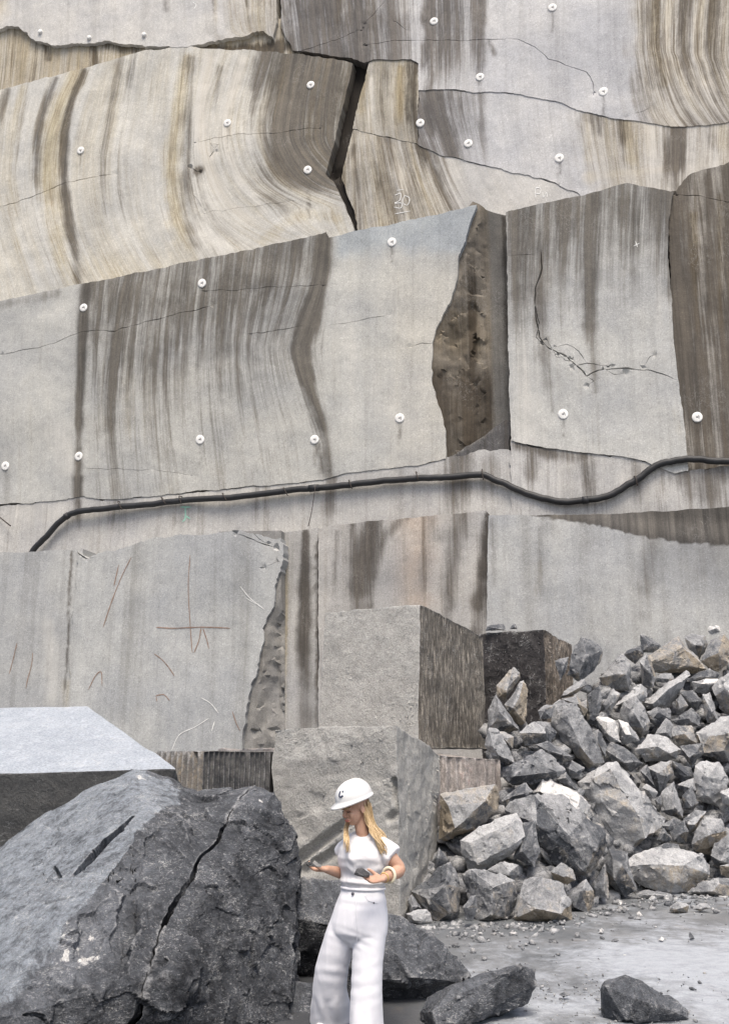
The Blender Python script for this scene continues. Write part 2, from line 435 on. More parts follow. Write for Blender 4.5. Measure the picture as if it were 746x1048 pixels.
def panel(key, poly, d, base, stain=(0, 0, 0, .3), strokes=(), guides=None, cracks=(), amp=0.06, jag=0.02, thick=1.6, slope=None, res=0.075, label=None, paint=None, name='rock_panel', shape=None, dmax=None):
    seed = sum(ord(ch) * (i + 3) for i, ch in enumerate(key)) % 977
    if guides is not None: guides = [catmull(g, 6) if len(g) > 2 else g for g in guides]
    uz = np.array([wall_uz(x, y, d) for x, y in poly])
    out = densify(uz, 0.07, True)
    if jag:
        nx = np.roll(out, -1, 0) - np.roll(out, 1, 0)
        nn = np.stack([-nx[:, 1], nx[:, 0]], 1) / (np.linalg.norm(nx, axis=1)[:, None] + 1e-9)
        q = np.stack([out[:, 0] * 2.3, out[:, 1] * 2.3, 0 * out[:, 0]], 1)
        out = out + nn * (jag * (fbm(q, 4, seed + 3) * 1.6 + fbm(q * 6, 2, seed + 5) * 0.6))[:, None]
    polyl = [tuple(p) for p in out]
    lo, hi = out.min(0), out.max(0)
    # crack lines: two lips and a deep centre line
    cpts, cedges, cinfo = [], [], []
    for (cp, wpx, dep) in cracks:
        cu = densify(np.array([wall_uz(x, y, d) for x, y in cp]), 0.06, False)
        q = np.stack([cu[:, 0] * 3, cu[:, 1] * 3, 0 * cu[:, 0] + 4.2], 1)
        tn = np.gradient(cu, axis=0); tn /= np.linalg.norm(tn, axis=1)[:, None] + 1e-9
        nn = np.stack([-tn[:, 1], tn[:, 0]], 1)
        cu = cu + nn * (fbm(q, 3, seed + 31) * 0.05)[:, None]
        wv = wpx * 0.0225 * (0.65 + 0.6 * fbm(q * 1.7, 2, seed + 41))
        wv *= np.clip(np.minimum(np.arange(len(cu)), np.arange(len(cu))[::-1]) / 5.0, 0.12, 1)
        wv = np.maximum(wv, 0.004)
        for off in (-0.5, 0.0, 0.5):
            b0 = len(cpts)
            cpts.extend([tuple(v) for v in (cu + nn * (wv * off)[:, None])])
            cedges.extend([(b0 + i, b0 + i + 1) for i in range(len(cu) - 1)])
        cinfo.append((cu, dep))
    gx = np.arange(lo[0], hi[0], res); gz = np.arange(lo[1], hi[1], res)
    GX, GZ = np.meshgrid(gx, gz); rng = np.random.RandomState(seed)
    ax = (GX + rng.uniform(-.3, .3, GX.shape) * res).ravel(); azz = (GZ + rng.uniform(-.3, .3, GX.shape) * res).ravel()
    ppx, ppy = to_px(wall_xyz(ax, azz, d))
    inside = in_poly(ax, azz, polyl)
    frame = (ppx > -25) & (ppx < 771) & (ppy > -25) & (ppy < 1000)
    gi = (np.arange(GX.size).reshape(GX.shape)); r_, c_ = np.divmod(np.arange(GX.size), GX.shape[1])
    coarse = (r_ % 5 == 0) & (c_ % 5 == 0)
    keep = inside & (frame | coarse)
    if len(cpts):
        ca = np.array(cpts)
        gk = np.where(keep)[0]
        for i0 in range(0, len(ca), 60):
            blk = ca[i0:i0 + 60]
            bb0, bb1 = blk.min(0) - res, blk.max(0) + res
            m = gk[(ax[gk] > bb0[0]) & (ax[gk] < bb1[0]) & (azz[gk] > bb0[1]) & (azz[gk] < bb1[1])]
            if len(m):
                dd = np.min(np.hypot(ax[m][:, None] - blk[None, :, 0], azz[m][:, None] - blk[None, :, 1]), axis=1)
                keep[m[dd < res * 0.55]] = False
    pts = polyl + cpts + list(zip(ax[keep], azz[keep]))
    n0 = len(polyl)
    edges = [(i, (i + 1) % n0) for i in range(n0)] + [(a + n0, b + n0) for a, b in cedges]
    vco, _, fcs, orig, _, _ = delaunay_2d_cdt([Vector((float(a), float(b))) for a, b in pts], edges, [], 0, 1e-5)
    V = np.array([(v.x, v.y) for v in vco]); Fc = np.array([f[:] for f in fcs if len(f) == 3], int)
    cen = V[Fc].mean(1)
    Fc = Fc[in_poly(cen[:, 0], cen[:, 1], polyl)]
    area = (V[Fc[:, 1], 0] - V[Fc[:, 0], 0]) * (V[Fc[:, 2], 1] - V[Fc[:, 0], 1]) - (V[Fc[:, 2], 0] - V[Fc[:, 0], 0]) * (V[Fc[:, 1], 1] - V[Fc[:, 0], 1])
    flip = area < 0; Fc[flip] = Fc[flip][:, ::-1]
    u, z = V[:, 0], V[:, 1]
    tier = (501 if d < .4 else 502 if d < 1.12 else 503); ramp = .07 if key in ('q0', 't0', 'n0', 'o1', 's1', 's2', 's3', 'i0', 'l0', 'm0', 'g0', 'h0', 'k0', 'a0', 'b0', 'd0', 'e0', 'f0') else amp
    dd = d + relief(u, z, 0, ramp, tier)
    px0, py0 = to_px(wall_xyz(u, z, d))
    if slope is not None: dd = dd + slope(px0, py0)
    if shape is not None: dd = dd + shape(px0, py0, u, z)
    if dmax is not None: dd = np.minimum(dd, dmax + .02 * fbm(np.stack([u * 5, z * 5, 0 * u], 1), 2, seed))
    for cu, dep in cinfo:
        m = np.where((u > cu[:, 0].min() - .1) & (u < cu[:, 0].max() + .1) & (z > cu[:, 1].min() - .1) & (z < cu[:, 1].max() + .1))[0]
        if len(m):
            dist = np.min(np.hypot(u[m][:, None] - cu[None, :, 0], z[m][:, None] - cu[None, :, 1]), axis=1)
            dd[m[dist < 0.002]] -= dep
    XYZ = wall_xyz(u, z, dd)
    # side walls
    e = np.concatenate([Fc[:, [0, 1]], Fc[:, [1, 2]], Fc[:, [2, 0]]])
    es = np.sort(e, 1); key_ = es[:, 0] * (len(V) + 1) + es[:, 1]
    uq, idx, cnt = np.unique(key_, return_index=True, return_counts=True)
    be = e[idx[cnt == 1]]
    bv = np.unique(be); mp = -np.ones(len(V), int); mp[bv] = np.arange(len(bv)) + len(V)
    back = XYZ[bv] - WN[None, :] * thick
    VV = np.concatenate([XYZ, back])
    sf = np.concatenate([np.stack([be[:, 1], be[:, 0], mp[be[:, 0]]], 1), np.stack([be[:, 1], mp[be[:, 0]], mp[be[:, 1]]], 1)])
    AF = np.concatenate([Fc, sf])
    me = np_mesh(key, VV, AF)
    # stains
    al = np.concatenate([np.arange(len(V)), bv])
    px, py = px0[al], py0[al]
    S4 = np.zeros((len(VV), 4)) + np.array(stain)[None, :]
    bc = np.ones((len(VV), 4)); bc[:, :3] = base
    fl = np.zeros((len(VV), 3))
    if guides is None:
        s = u[al] * 1.0
    else:
        gxs = np.stack([np.interp(py, [q[1] for q in g], [q[0] for q in g]) for g in guides], 1)
        ref = np.array([np.mean([q[0] for q in g]) for g in guides]) * 0.023
        s = np.zeros(len(py))
        ng = len(guides)
        s = ref[0] + (px - gxs[:, 0]) * 0.023
        for k in range(ng - 1):
            a, b = gxs[:, k], gxs[:, k + 1]
            t = (px - a) / (b - a)
            m = px >= a
            s = np.where(m, ref[k] + t * (ref[k + 1] - ref[k]), s)
        m = px >= gxs[:, -1]
        s = np.where(m, ref[-1] + (px - gxs[:, -1]) * 0.023, s)
    fl[:, 0] = s + seed; fl[:, 1] = z[al]; fl[:, 2] = seed * 0.37
    wob = fbm(np.stack([px * .06, py * .06, 0 * px + seed], 1), 3, seed + 77)
    strokes = list(strokes) + [('R', [(x_, y_ + 2), (x_ + .5, y_ + 12), (x_ - .5, y_ + 26)], [2.2, 1.8, 1.2], .5) for x_, y_, k_, _ in PL if k_ == key]
    for st in strokes:
        ch, pts_, ws, amt = st[:4]; soft = st[4] if len(st) > 4 else 0.9
        if not hasattr(ws, '__len__'): ws = [ws] * len(pts_)
        if len(pts_) > 2:
            q_ = catmull([(p_[0], p_[1], w_) for p_, w_ in zip(pts_, ws)], 4); pts_ = [(v_[0], v_[1]) for v_ in q_]; ws = [max(.4, v_[2]) for v_ in q_]
        dist, bw, bt = seg_dist(px, py, pts_, ws, True)
        v = amt * smooth(1.0 + soft * .75, 1.0 - soft, dist / bw * (1 + 0.35 * wob))
        if pts_[-1][1] - pts_[0][1] > 25: v = v * (.45 + .55 * smooth(1.02, .45, bt + .25 * wob))
        ci = 'RGBA'.index(ch)
        S4[:, ci] = S4[:, ci] + v if amt < 0 else np.maximum(S4[:, ci], v)
    if paint is not None: paint(px, py, S4, bc, wob)
    set_attr(me, 'stain', S4); set_attr(me, 'base', bc)
    a = me.attributes.new('flow', 'FLOAT_VECTOR', 'POINT'); a.data.foreach_set('vector', fl.astype(np.float32).ravel())
    me.polygons.foreach_set('use_smooth', np.ones(len(AF), bool))
    me.set_sharp_from_angle(angle=math.radians(32))
    o = link(name, me, M_WALL, WALL)
    if label: o['label'] = label
    PANELS[key] = dict(d=d, amp=ramp, seed=tier, slope=slope, shape=shape)
    return o
def on_panel(key, x, y, lift=0.0):
    k = PANELS[key]; d = k['d']
    for _ in range(3):
        u, z = wall_uz(x, y, d)
        uu, zz = np.array([u]), np.array([z])
        dd = k['d'] + relief(uu, zz, 0, k['amp'], k['seed'])
        a, b = to_px(wall_xyz(uu, zz, k['d']))
        if k['slope'] is not None: dd = dd + k['slope'](a, b)
        if k['shape'] is not None: dd = dd + k['shape'](a, b, uu, zz)
        d = float(dd[0])
    return wall_xyz(uu, zz, np.array([d + lift]))[0]

G_T0, G_T1, G_T2 = (.35, .355, .352), (.392, .392, .374), (.497, .49, .46)
BOT = 905
# lowest bench
panel('a0', [(-420, 598), (0, 566), (86, 562), (84, 640), (78, 722), (74, BOT), (-420, BOT)], 1.60, G_T0, (0, .05, 0, .12),
      [('G', [(70, 700), (68, 740)], 6, .5), ('B', [(52, 640), (56, 760)], 10, .45), ('R', [(74, 565), (71, 640), (67, 722)], 1.6, .7)], label='pale grey rock panel at the foot of the wall, far left')
panel('b0', [(80, 563), (92, 571), (120, 561), (150, 553), (185, 545), (222, 547), (240, 543), (262, 546), (286, 552), (290, 566), (284, 590), (277, 620), (269, 640), (268, 665), (262, 690), (255, 712), (250, 740), (248, 766), (244, BOT), (64, BOT), (70, 722), (75, 640)], 1.66, (.36, .367, .365), (0, .0, 0, .1),
      [('R', [(77, 566), (73, 640), (69, 722)], 1.5, .6), ('G', [(70, 690), (68, 740)], 4, .6), ('B', [(280, 560), (285, 590)], 12, .35), ('B', [(140, 660), (170, 740)], 30, .2)],
      jag=.06, cracks=[([(78, 563), (88, 572), (100, 570)], 2.5, .08), ([(240, 545), (262, 552), (284, 562)], 1.6, .06), ([(255, 543), (275, 556)], 1.4, .05), ([(286, 575), (268, 580)], 1.2, .04)],
      label='broad smooth grey rock panel marked with rusty red strokes')
def frac(a, sc=1.0, seed=1):
    """broken rock: tilted facets around scattered centres"""
    def f(px, py, u, z):
        tot = 0
        for lev, (cs, am) in enumerate(((1.0, 1.0), (2.6, .35), (6.0, .12))):
            x, y = u * 1.7 * sc * cs, z * .95 * sc * cs
            wx = fbm(np.stack([x * .8, y * .8, 0 * x + seed], 1), 2, seed + 50) * .5
            x = x + wx; y = y - wx
            ix, iy = np.floor(x), np.floor(y); best = np.full(x.shape, 1e9); h = np.zeros(x.shape)
            for dx in (-1, 0, 1):
                for dy in (-1, 0, 1):
                    cx_, cy_ = ix + dx, iy + dy; zz = 0 * cx_
                    jx = cx_ + _h(cx_, cy_, zz, seed + lev * 9 + 1); jy = cy_ + _h(cx_, cy_, zz, seed + lev * 9 + 2)
                    dd = (x - jx) ** 2 + (y - jy) ** 2
                    hh = (_h(cx_, cy_, zz, seed + lev * 9 + 3) - .5) + (x - jx) * (_h(cx_, cy_, zz, seed + lev * 9 + 4) - .5) * 1.4 + (y - jy) * (_h(cx_, cy_, zz, seed + lev * 9 + 5) - .5) * 1.4
                    m = dd < best; best = np.where(m, dd, best); h = np.where(m, hh, h)
            tot = tot + h * am
        return a * np.clip(tot, -1.2, .32)
    return f
panel('c0', [(228, 546), (291, 545), (291, BOT), (228, BOT)], 1.34, (.24, .235, .225), (.0, .05, 0, .35), [('R', [(276, 560), (272, 760)], 12, .3)], amp=.06, res=.06,
      shape=frac(.16, 1.5, 5), slope=lambda x, y: 0.42 * smooth(24, -2, x - np.interp(y, [552, 590, 640, 690, 740, 900], [288, 284, 269, 262, 250, 243])), jag=0, dmax=1.55, label='dark fractured recess beside the smooth grey panel')
panel('d0', [(291.5, 545), (325, 540), (325, BOT), (291.5, BOT)], 1.30, (.36, .355, .345), (0, .05, .05, .3),
      [('R', [(312, 545), (311, 640), (312, 745)], [4, 8, 9], .95), ('G', [(292, 556), (292, 760)], 2.4, .85), ('R', [(324, 555), (324, 740)], 1.4, .8), ('B', [(301, 600), (301, 745)], 5, .3)], jag=0.004, label='narrow upright rock strip with one dark drip stain')
panel('e0', [(325.5, 542), (338, 538), (400, 532), (450, 527), (497, 522), (501, 526), (500, 610), (498, BOT), (325.5, BOT)], 1.46, (.37, .36, .345), (.05, .05, 0, .55),
      [('R', [(384, 533), (372, 575), (360, 650)], [12, 16, 12], .80), ('R', [(415, 530), (388, 560), (376, 640)], [7, 8, 5], .6), ('R', [(360, 536), (352, 600)], [5, 4], .5), ('R', [(470, 527), (462, 580), (458, 680)], [13, 9, 5], .62), ('R', [(500, 528), (497, 575), (488, 650)], [5, 10, 8], .95), ('R', [(345, 545), (340, 640)], 3, .45), ('R', [(440, 530), (425, 640)], 8, .35)],
      paint=lambda px, py, S4, bc, wob: bc.__setitem__((slice(None), slice(0, 3)), bc[:, :3] * (1 + (smooth(34, 0, np.abs(px - 426 - 4 * wob)) * (.7 + .5 * wob) * smooth(680, 600, py))[:, None] * np.array([.13, -.02, -.14])[None, :])),
      label='rock panel with dark drips and a pinkish tan band')
def cap_slope(px, py):
    lim = np.interp(px, [520, 545, 600, 650, 700, 746, 1100], [524, 528, 535, 547, 555, 556, 560])
    return -0.16 * smooth(0, 26, lim - py)
def cap_paint(px, py, S4, bc, wob):
    lim = np.interp(px, [520, 545, 600, 650, 700, 746, 1100], [518, 528, 535, 547, 555, 556, 560])
    m = smooth(-1.2, 1.5, lim - py + wob * 2)
    S4[:, 0] = np.maximum(S4[:, 0], m * 1.25); S4[:, 3] *= 1 - smooth(-9, -2, lim - py)
    bc[:, :3] *= (1 - .25 * smooth(600, 740, px) * smooth(640, 560, py))[:, None]
panel('f0', [(499, 527), (545, 527), (600, 526), (746, 517), (1160, 492), (1160, BOT), (497, BOT), (498, 640)], 1.6, (.365, .37, .368), (0, 0, 0, .3),
      [('R', [(556, 540), (553, 590), (550, 650)], 8, .30), ('R', [(668, 552), (662, 590), (655, 640)], 12, .38), ('R', [(600, 536), (598, 560)], 8, .3), ('R', [(503, 532), (506, 600)], 3, .4), ('G', [(553, 575), (550, 620)], 4, .35), ('R', [(735, 556), (735, 600)], 25, .25)],
      slope=cap_slope, paint=cap_paint, label='large plain grey rock panel under a dark weathered rim, right')
# the strip between the lowest bench and the second bench
CR_L = [(-420, 560), (0, 516), (50, 513), (85, 508), (105, 512), (150, 508), (200, 503), (270, 497), (330, 491), (355, 484), (400, 479), (430, 475), (456, 469)]
panel('g0', CR_L + [(490, 462), (526, 460), (526, 560), (325, 590), (0, 610), (-420, 640)], 1.01, (.39, .385, .375), (.05, .05, .1, .5),
      [('R', [(470, 470), (466, 530)], 16, .55), ('R', [(80, 512), (80, 540)], 4, .7), ('R', [(338, 490), (334, 545)], 6, .6), ('R', [(190, 505), (188, 530)], 14, .3), ('R', [(120, 516), (118, 550)], 12, .3), ('R', [(500, 475), (498, 525)], 14, .4), ('B', [(150, 512), (330, 500)], 6, .5), ('B', [(20, 520), (60, 530)], 14, .4), ('R', [(262, 500), (262, 545)], 6, .3)],
      jag=.05, label='low stained rock strip behind the black hose, left')
CR_R = [(523, 450), (545, 455), (575, 460), (600, 463), (640, 468), (660, 472), (690, 484), (705, 481), (746, 477), (1160, 470)]
panel('h0', CR_R + [(1160, 540), (522, 560)], 1.06, (.41, .405, .395), (.1, .05, .15, .75),
      [('R', [(530, 455), (560, 462), (600, 468)], [6, 9, 8], .7), ('R', [(600, 468), (604, 500), (606, 525)], [12, 9, 6], .6), ('R', [(545, 460), (542, 500)], 8, .6), ('R', [(650, 470), (652, 520)], 10, .5), ('R', [(690, 484), (760, 484)], 16, .45), ('R', [(720, 490), (725, 525)], 20, .55), ('B', [(640, 490), (640, 520)], 12, .5), ('B', [(575, 480), (575, 520)], 10, .5)],
      jag=.06, label='low streaked rock strip behind the black hose, right')
# second bench
GI = [[(-60, 300), (-60, 520)], [(88, 250), (83, 380), (80, 520)], [(135, 250), (120, 340), (113, 420), (120, 520)], [(240, 250), (232, 350), (236, 430), (248, 520)], [(334, 230), (326, 290), (307, 345), (305, 365), (318, 410), (332, 450), (338, 500)], [(350, 230), (350, 300), (352, 500)], [(470, 200), (465, 300), (462, 480)]]
def i_paint(px, py, S4, bc, wob):
    top = np.interp(px, [-300, 0, 200, 335, 487], [366, 308, 268, 238, 212])
    m = smooth(84, 100, px) * smooth(335, 329, px)
    S4[:, 0] = np.maximum(S4[:, 0], m * (.42 * smooth(220, 10, py - top + wob * 30) + .16))
    S4[:, 3] = np.maximum(S4[:, 3], m * (.55 + .35 * smooth(300, 30, py - top)))
    S4[:, 1] = np.maximum(S4[:, 1], .38 * smooth(60, 0, np.abs(px - 130)) * smooth(330, 380, py) * smooth(480, 430, py))
    # smooth patch along the top right edge, its bluish sky reflection painted in
    b = smooth(336, 350, px) * smooth(9, -9, py + wob * 8 - np.interp(px, [337, 400, 480], [262, 255, 262]))
    bc[:, :3] *= 1 + b[:, None] * np.array([-.20, -.14, -.06])[None, :]
    g = smooth(375, 420, px) * smooth(200, 330, py)
    bc[:, :3] *= 1 + g[:, None] * np.array([.06, .035, .0])[None, :]
panel('i0', [(-420, 384), (0, 307), (100, 288), (200, 267), (300, 246), (334, 237), (336, 243), (400, 229), (487, 211), (479, 235), (470, 262), (468, 285), (460, 310), (447, 335), (442, 350), (441, 375), (443, 395), (450, 420), (455, 440), (457, 466)] + CR_L[::-1], 1.03, G_T1, (0, .0, .04, .28),
      [('R', [(333, 238), (326, 290), (310, 340), (306, 365), (317, 405), (330, 445), (337, 490)], [8, 10, 13, 12, 10, 9, 8], 1.0, .95),
       ('R', [(90, 288), (84, 370), (81, 440), (80, 508)], [7, 6, 5, 4], .95), ('R', [(80, 490), (80, 508)], 6, .9),
       ('R', [(128, 280), (118, 345), (112, 400), (118, 480)], [9, 11, 10, 6], .55), ('R', [(286, 250), (278, 290), (258, 350)], [5, 6, 3], .75), ('R', [(256, 255), (252, 300), (250, 330)], [6, 6, 3], .7),
       ('R', [(233, 262), (229, 330)], 5, .6), ('R', [(205, 270), (203, 380), (206, 440)], [9, 6, 3], .45), ('R', [(158, 277), (150, 340)], [6, 3], .6), ('R', [(310, 245), (303, 280)], 5, .6),
       ('R', [(0, 312), (60, 300)], 5, .3), ('B', [(60, 440), (75, 500)], 18, .45), ('B', [(340, 340), (430, 470)], 30, .3), ('R', [(325, 455), (332, 490)], 3, .7)],
      GI, [([(0, 362), (40, 356), (85, 340), (120, 338), (170, 325), (220, 312)], 1.3, .035), ([(255, 343), (310, 333)], 1.0, .02), ([(337, 333), (400, 322)], .8, .02), ([(447, 352), (432, 350), (418, 356)], 1.0, .03), ([(210, 298), (250, 296), (330, 292)], .8, .02), ([(85, 480), (150, 480), (200, 487)], .6, .015)],
      amp=.07, jag=.03, paint=i_paint, label='wide grey bench panel with vertical drips and a bold dark streak')
def j_slope(px, py):
    e = np.interp(py, [212, 235, 262, 310, 350, 395, 440, 470], [487, 479, 470, 460, 442, 443, 455, 457])
    return .52 * smooth(38, -2, px - e) + .04 * smooth(500, 518, px)
def j_paint(px, py, S4, bc, wob):
    k = smooth(498, 503, px - (py - 220) * .02)
    bc[:, :3] = np.array([.18, .16, .132]) * (1 - k[:, None]) + np.array([.15, .145, .135]) * k[:, None]
    S4[:, 0] = np.maximum(S4[:, 0], .75 * smooth(360, 400, py) * (1 - k))
    S4[:, 1] = np.maximum(S4[:, 1], .42 * smooth(300, 330, py + wob * 20) * smooth(385, 355, py) * (1 - k))
    S4[:, 0] = np.maximum(S4[:, 0], .55 * smooth(486, 482, np.abs(px - 484) + 480) * smooth(230, 300, py))
panel('j0', [(428, 262), (440, 250), (478, 226), (486, 214.5), (492, 217), (499, 222), (519, 222), (523, 480), (428, 490)], .52, (.2, .17, .13), (.15, .1, 0, .5), [('R', [(516, 225), (520, 420)], 3, .7)], amp=.06, slope=j_slope, res=.06, jag=0,
      shape=lambda px, py, u, z: frac(.11, 1.9, 23)(px, py, u, z) * smooth(503, 492, px), paint=j_paint, dmax=.91, label='rough brown fracture face between two bench panels')
panel('k0', [(455, 471), (466, 464), (480, 455), (500, 441), (521, 427), (521, 468), (492, 470), (470, 476)], .96, (.16, .16, .165), (.55, 0, .0, .3), [('B', [(456, 470), (480, 456), (520, 429)], 1.5, .5)], amp=.05, jag=.03, thick=.9, label='small dark triangular rock wedge above the hose')
def l_paint(px, py, S4, bc, wob):
    top = np.interp(px, [517, 640, 690], [218, 188, 196])
    S4[:, 0] = np.maximum(S4[:, 0], .66 * smooth(190, 0, py - top + wob * 30)); S4[:, 0] = np.maximum(S4[:, 0], .5 * smooth(600, 535, px) * smooth(330, 250, py))
    S4[:, 3] = np.maximum(S4[:, 3], .8 * smooth(190, 20, py - top))
    S4[:, 2] = np.maximum(S4[:, 2], .35 * smooth(330, 380, py) * smooth(600, 540, px))
panel('l0', [(518, 218), (560, 207), (600, 198), (641, 188), (660, 191), (689, 196), (684, 222), (683, 255), (686, 300), (690, 360), (697, 410), (704, 466), (704, 482), (690, 484), (660, 472), (640, 468), (600, 463), (575, 460), (545, 455), (523, 450), (521, 420)], 1.09, (.40, .402, .39), (.03, .02, .05, .4),
      [('R', [(611, 195), (607, 250), (604, 330), (610, 400)], [8, 10, 9, 4], .75), ('R', [(556, 212), (552, 300), (556, 360), (565, 420)], [7, 9, 7, 4], .62), ('R', [(527, 218), (524, 260), (530, 290)], [8, 6, 3], .7), ('R', [(540, 214), (534, 270)], 7, .6), ('R', [(655, 192), (648, 260), (646, 330)], [6, 5, 3], .5), ('R', [(580, 205), (575, 330)], [7, 4], .45), ('R', [(552, 290), (548, 340)], 3, .8), ('G', [(690, 420), (700, 470)], 5, .4), ('B', [(668, 230), (675, 330), (690, 440)], 9, .3)],
      [[(500, 150), (500, 480)], [(560, 150), (554, 300), (562, 480)], [(612, 150), (606, 300), (612, 480)], [(690, 150), (686, 300), (700, 480)]],
      [([(553, 255), (554, 275), (549, 290), (547, 315), (552, 345), (560, 355), (575, 362), (590, 375), (600, 385), (612, 378), (640, 376), (665, 380), (692, 388)], 2.3, .07), ([(547, 312), (552, 330), (549, 345), (556, 352)], 1.6, .05), ([(600, 385), (607, 390), (601, 394)], 1.4, .05), ([(618, 377), (628, 383), (640, 381)], 1.4, .05), ([(572, 362), (578, 369), (590, 371)], 1.4, .05), ([(565, 355), (580, 352), (592, 360), (600, 372)], 1.3, .04), ([(582, 376), (600, 372), (625, 374)], 1.5, .05), ([(655, 378), (665, 365), (672, 362)], 1.2, .04), ([(560, 347), (570, 365), (585, 367)], 1.2, .04), ([(517, 262), (552, 260)], .8, .02)],
      jag=.02, amp=.05, paint=l_paint, label='upright grey bench panel with a ragged crack across it')
panel('m0', [(684, 197), (692, 196), (698, 186), (706, 178), (746, 165), (1160, 85), (1160, 470), (746, 477), (704, 482), (690, 484)], .97, (.31, .295, .27), (.58, .15, 0, 1.0),
      [('R', [(690, 200), (689, 260), (692, 330), (700, 400), (706, 478)], [6, 7, 8, 8, 8], .98), ('R', [(722, 180), (724, 300), (730, 470)], 8, .85), ('R', [(745, 175), (748, 470)], 9, .9), ('G', [(708, 220), (714, 340)], 5, .75), ('G', [(736, 200), (738, 360)], 4, .6), ('R', [(712, 345), (715, 470)], 7, .8)],  # first dark stroke paints the shadow beside the protruding neighbour panel
      None, [([(690, 198), (715, 200), (746, 205), (780, 200)], 1.2, .04)], jag=.03, amp=.06, label='dark brown streaked panel at the right end of the bench')
# third bench
GN = [[(-80, 60), (-60, 300)], [(20, 40), (6, 150), (8, 210), (40, 310)], [(80, 60), (62, 110), (48, 165), (50, 220), (66, 270), (85, 310)], [(150, 40), (138, 110), (132, 170), (138, 220), (155, 260), (190, 310)], [(200, 40), (193, 120), (190, 190), (203, 240), (232, 290)], [(236, 40), (212, 120), (221, 180), (255, 225), (325, 255)], [(300, 40), (283, 120), (288, 155), (312, 188), (372, 212)], [(352, 40), (340, 120), (346, 155), (400, 188), (480, 205)]]
def n_paint(px, py, S4, bc, wob):
    r = smooth(197, 201, px - (py - 60) * -.02)
    S4[:, 1] = np.maximum(S4[:, 1], .30); S4[:, 3] = np.maximum(S4[:, 3], .6)
    S4[:, 3] = np.maximum(S4[:, 3], .8 * r); S4[:, 2] = np.maximum(S4[:, 2], .38 * r * smooth(300, 220, px)); S4[:, 1] = np.maximum(S4[:, 1], .3 * r)
    S4[:, 0] = np.maximum(S4[:, 0], .85 * smooth(245, 285, px) * smooth(228, 170, py))
    S4[:, 1] = np.maximum(S4[:, 1], .45 * smooth(225, 280, py + (px - 100) * .2) * smooth(230, 180, px) * smooth(30, 80, px))
panel('n0', [(-420, 200), (0, 92), (50, 79), (100, 65), (150, 52), (195, 47), (210, 50), (260, 52), (300, 55), (350, 62), (361, 66), (352, 105), (343, 140), (334, 178), (341, 186), (350, 205), (357, 220), (362, 236), (362, 300), (0, 380), (-420, 460)], .32, G_T2, (0, .05, .05, .3),
      [('G', [(78, 75), (60, 120), (52, 165), (54, 220), (72, 300)], [12, 14, 15, 16, 20], .85), ('R', [(86, 72), (72, 112), (66, 165), (70, 215), (82, 290)], [4, 4, 4.5, 5, 4], .8), ('R', [(58, 80), (44, 120), (38, 165), (40, 210)], [3, 4, 4, 3], .6), ('G', [(25, 90), (12, 140), (12, 200), (32, 300)], [6, 8, 8, 8], .6), ('R', [(8, 92), (-4, 140)], 4, .5),
       ('R', [(124, 60), (112, 110), (106, 160), (108, 220)], [6, 7, 6, 4], .45), ('G', [(120, 70), (114, 140), (113, 220), (120, 250)], 8, .5), ('R', [(138, 57), (128, 100)], 4, .45),
       ('G', [(192, 60), (182, 120), (176, 180), (184, 235), (205, 285)], [7, 11, 14, 14, 14], .8), ('R', [(196, 60), (192, 130), (190, 200), (198, 250)], [4, 5, 6, 6], .55),
       ('B', [(215, 60), (205, 120), (213, 170), (240, 215), (290, 245)], [8, 8, 8, 8, 8], .85), ('B', [(250, 60), (232, 120), (238, 170), (268, 215)], 7, .8), ('R', [(290, 60), (282, 110), (286, 150), (310, 182), (340, 200)], [20, 24, 22, 14, 6], .7), ('R', [(340, 70), (330, 130), (328, 170)], [10, 14, 8], .75), ('R', [(262, 60), (262, 130)], [6, 5], .5), ('R', [(225, 70), (220, 110)], 4, .45), ('R', [(316, 180), (316, 225)], 3, .6),
       ('G', [(345, 225), (310, 220), (270, 245)], 10, .5), ('R', [(200, 175), (206, 173)], 4, .7)],
      GN, [([(0, 212), (20, 206), (45, 195), (70, 186), (120, 178)], 1.3, .04), ([(200, 145), (240, 138), (280, 137), (330, 130)], 1.0, .025), ([(215, 160), (224, 148), (214, 146), (222, 156)], 1.0, .03), ([(196, 170), (204, 176)], 2.2, .08), ([(205, 218), (250, 212), (300, 205)], .6, .015), ([(190, 165), (198, 200), (210, 215)], .7, .02)],
      amp=.08, jag=.03, paint=n_paint, label='tall third bench panel with curving ochre and white streaks')
panel('slot', [(322, 52), (378, 52), (378, 262), (322, 262)], -.02, (.07, .062, .055), (.75, .05, 0, .5), [('R', [(355, 60), (350, 230)], 30, .95)], jag=0, amp=.05, shape=lambda px, py, u, z: frac(.3, 1.6, 40)(px, py, u, z) * smooth(170, 185, py) + .3 * smooth(172, 195, py), dmax=.10, label='narrow dark slanting slot in the third bench')
GO = [[(350, 40), (356, 140), (360, 250)], [(375, 40), (376, 130), (395, 250)], [(400, 40), (402, 130), (432, 250)], [(428, 40), (430, 150), (470, 250)], [(480, 40), (500, 165), (560, 250)], [(620, 40), (640, 150), (660, 250)], [(720, 40), (730, 250)]]
C3 = [(366, 133), (400, 141), (428, 148), (450, 157), (480, 166), (510, 174), (540, 179), (570, 188), (590, 196)]
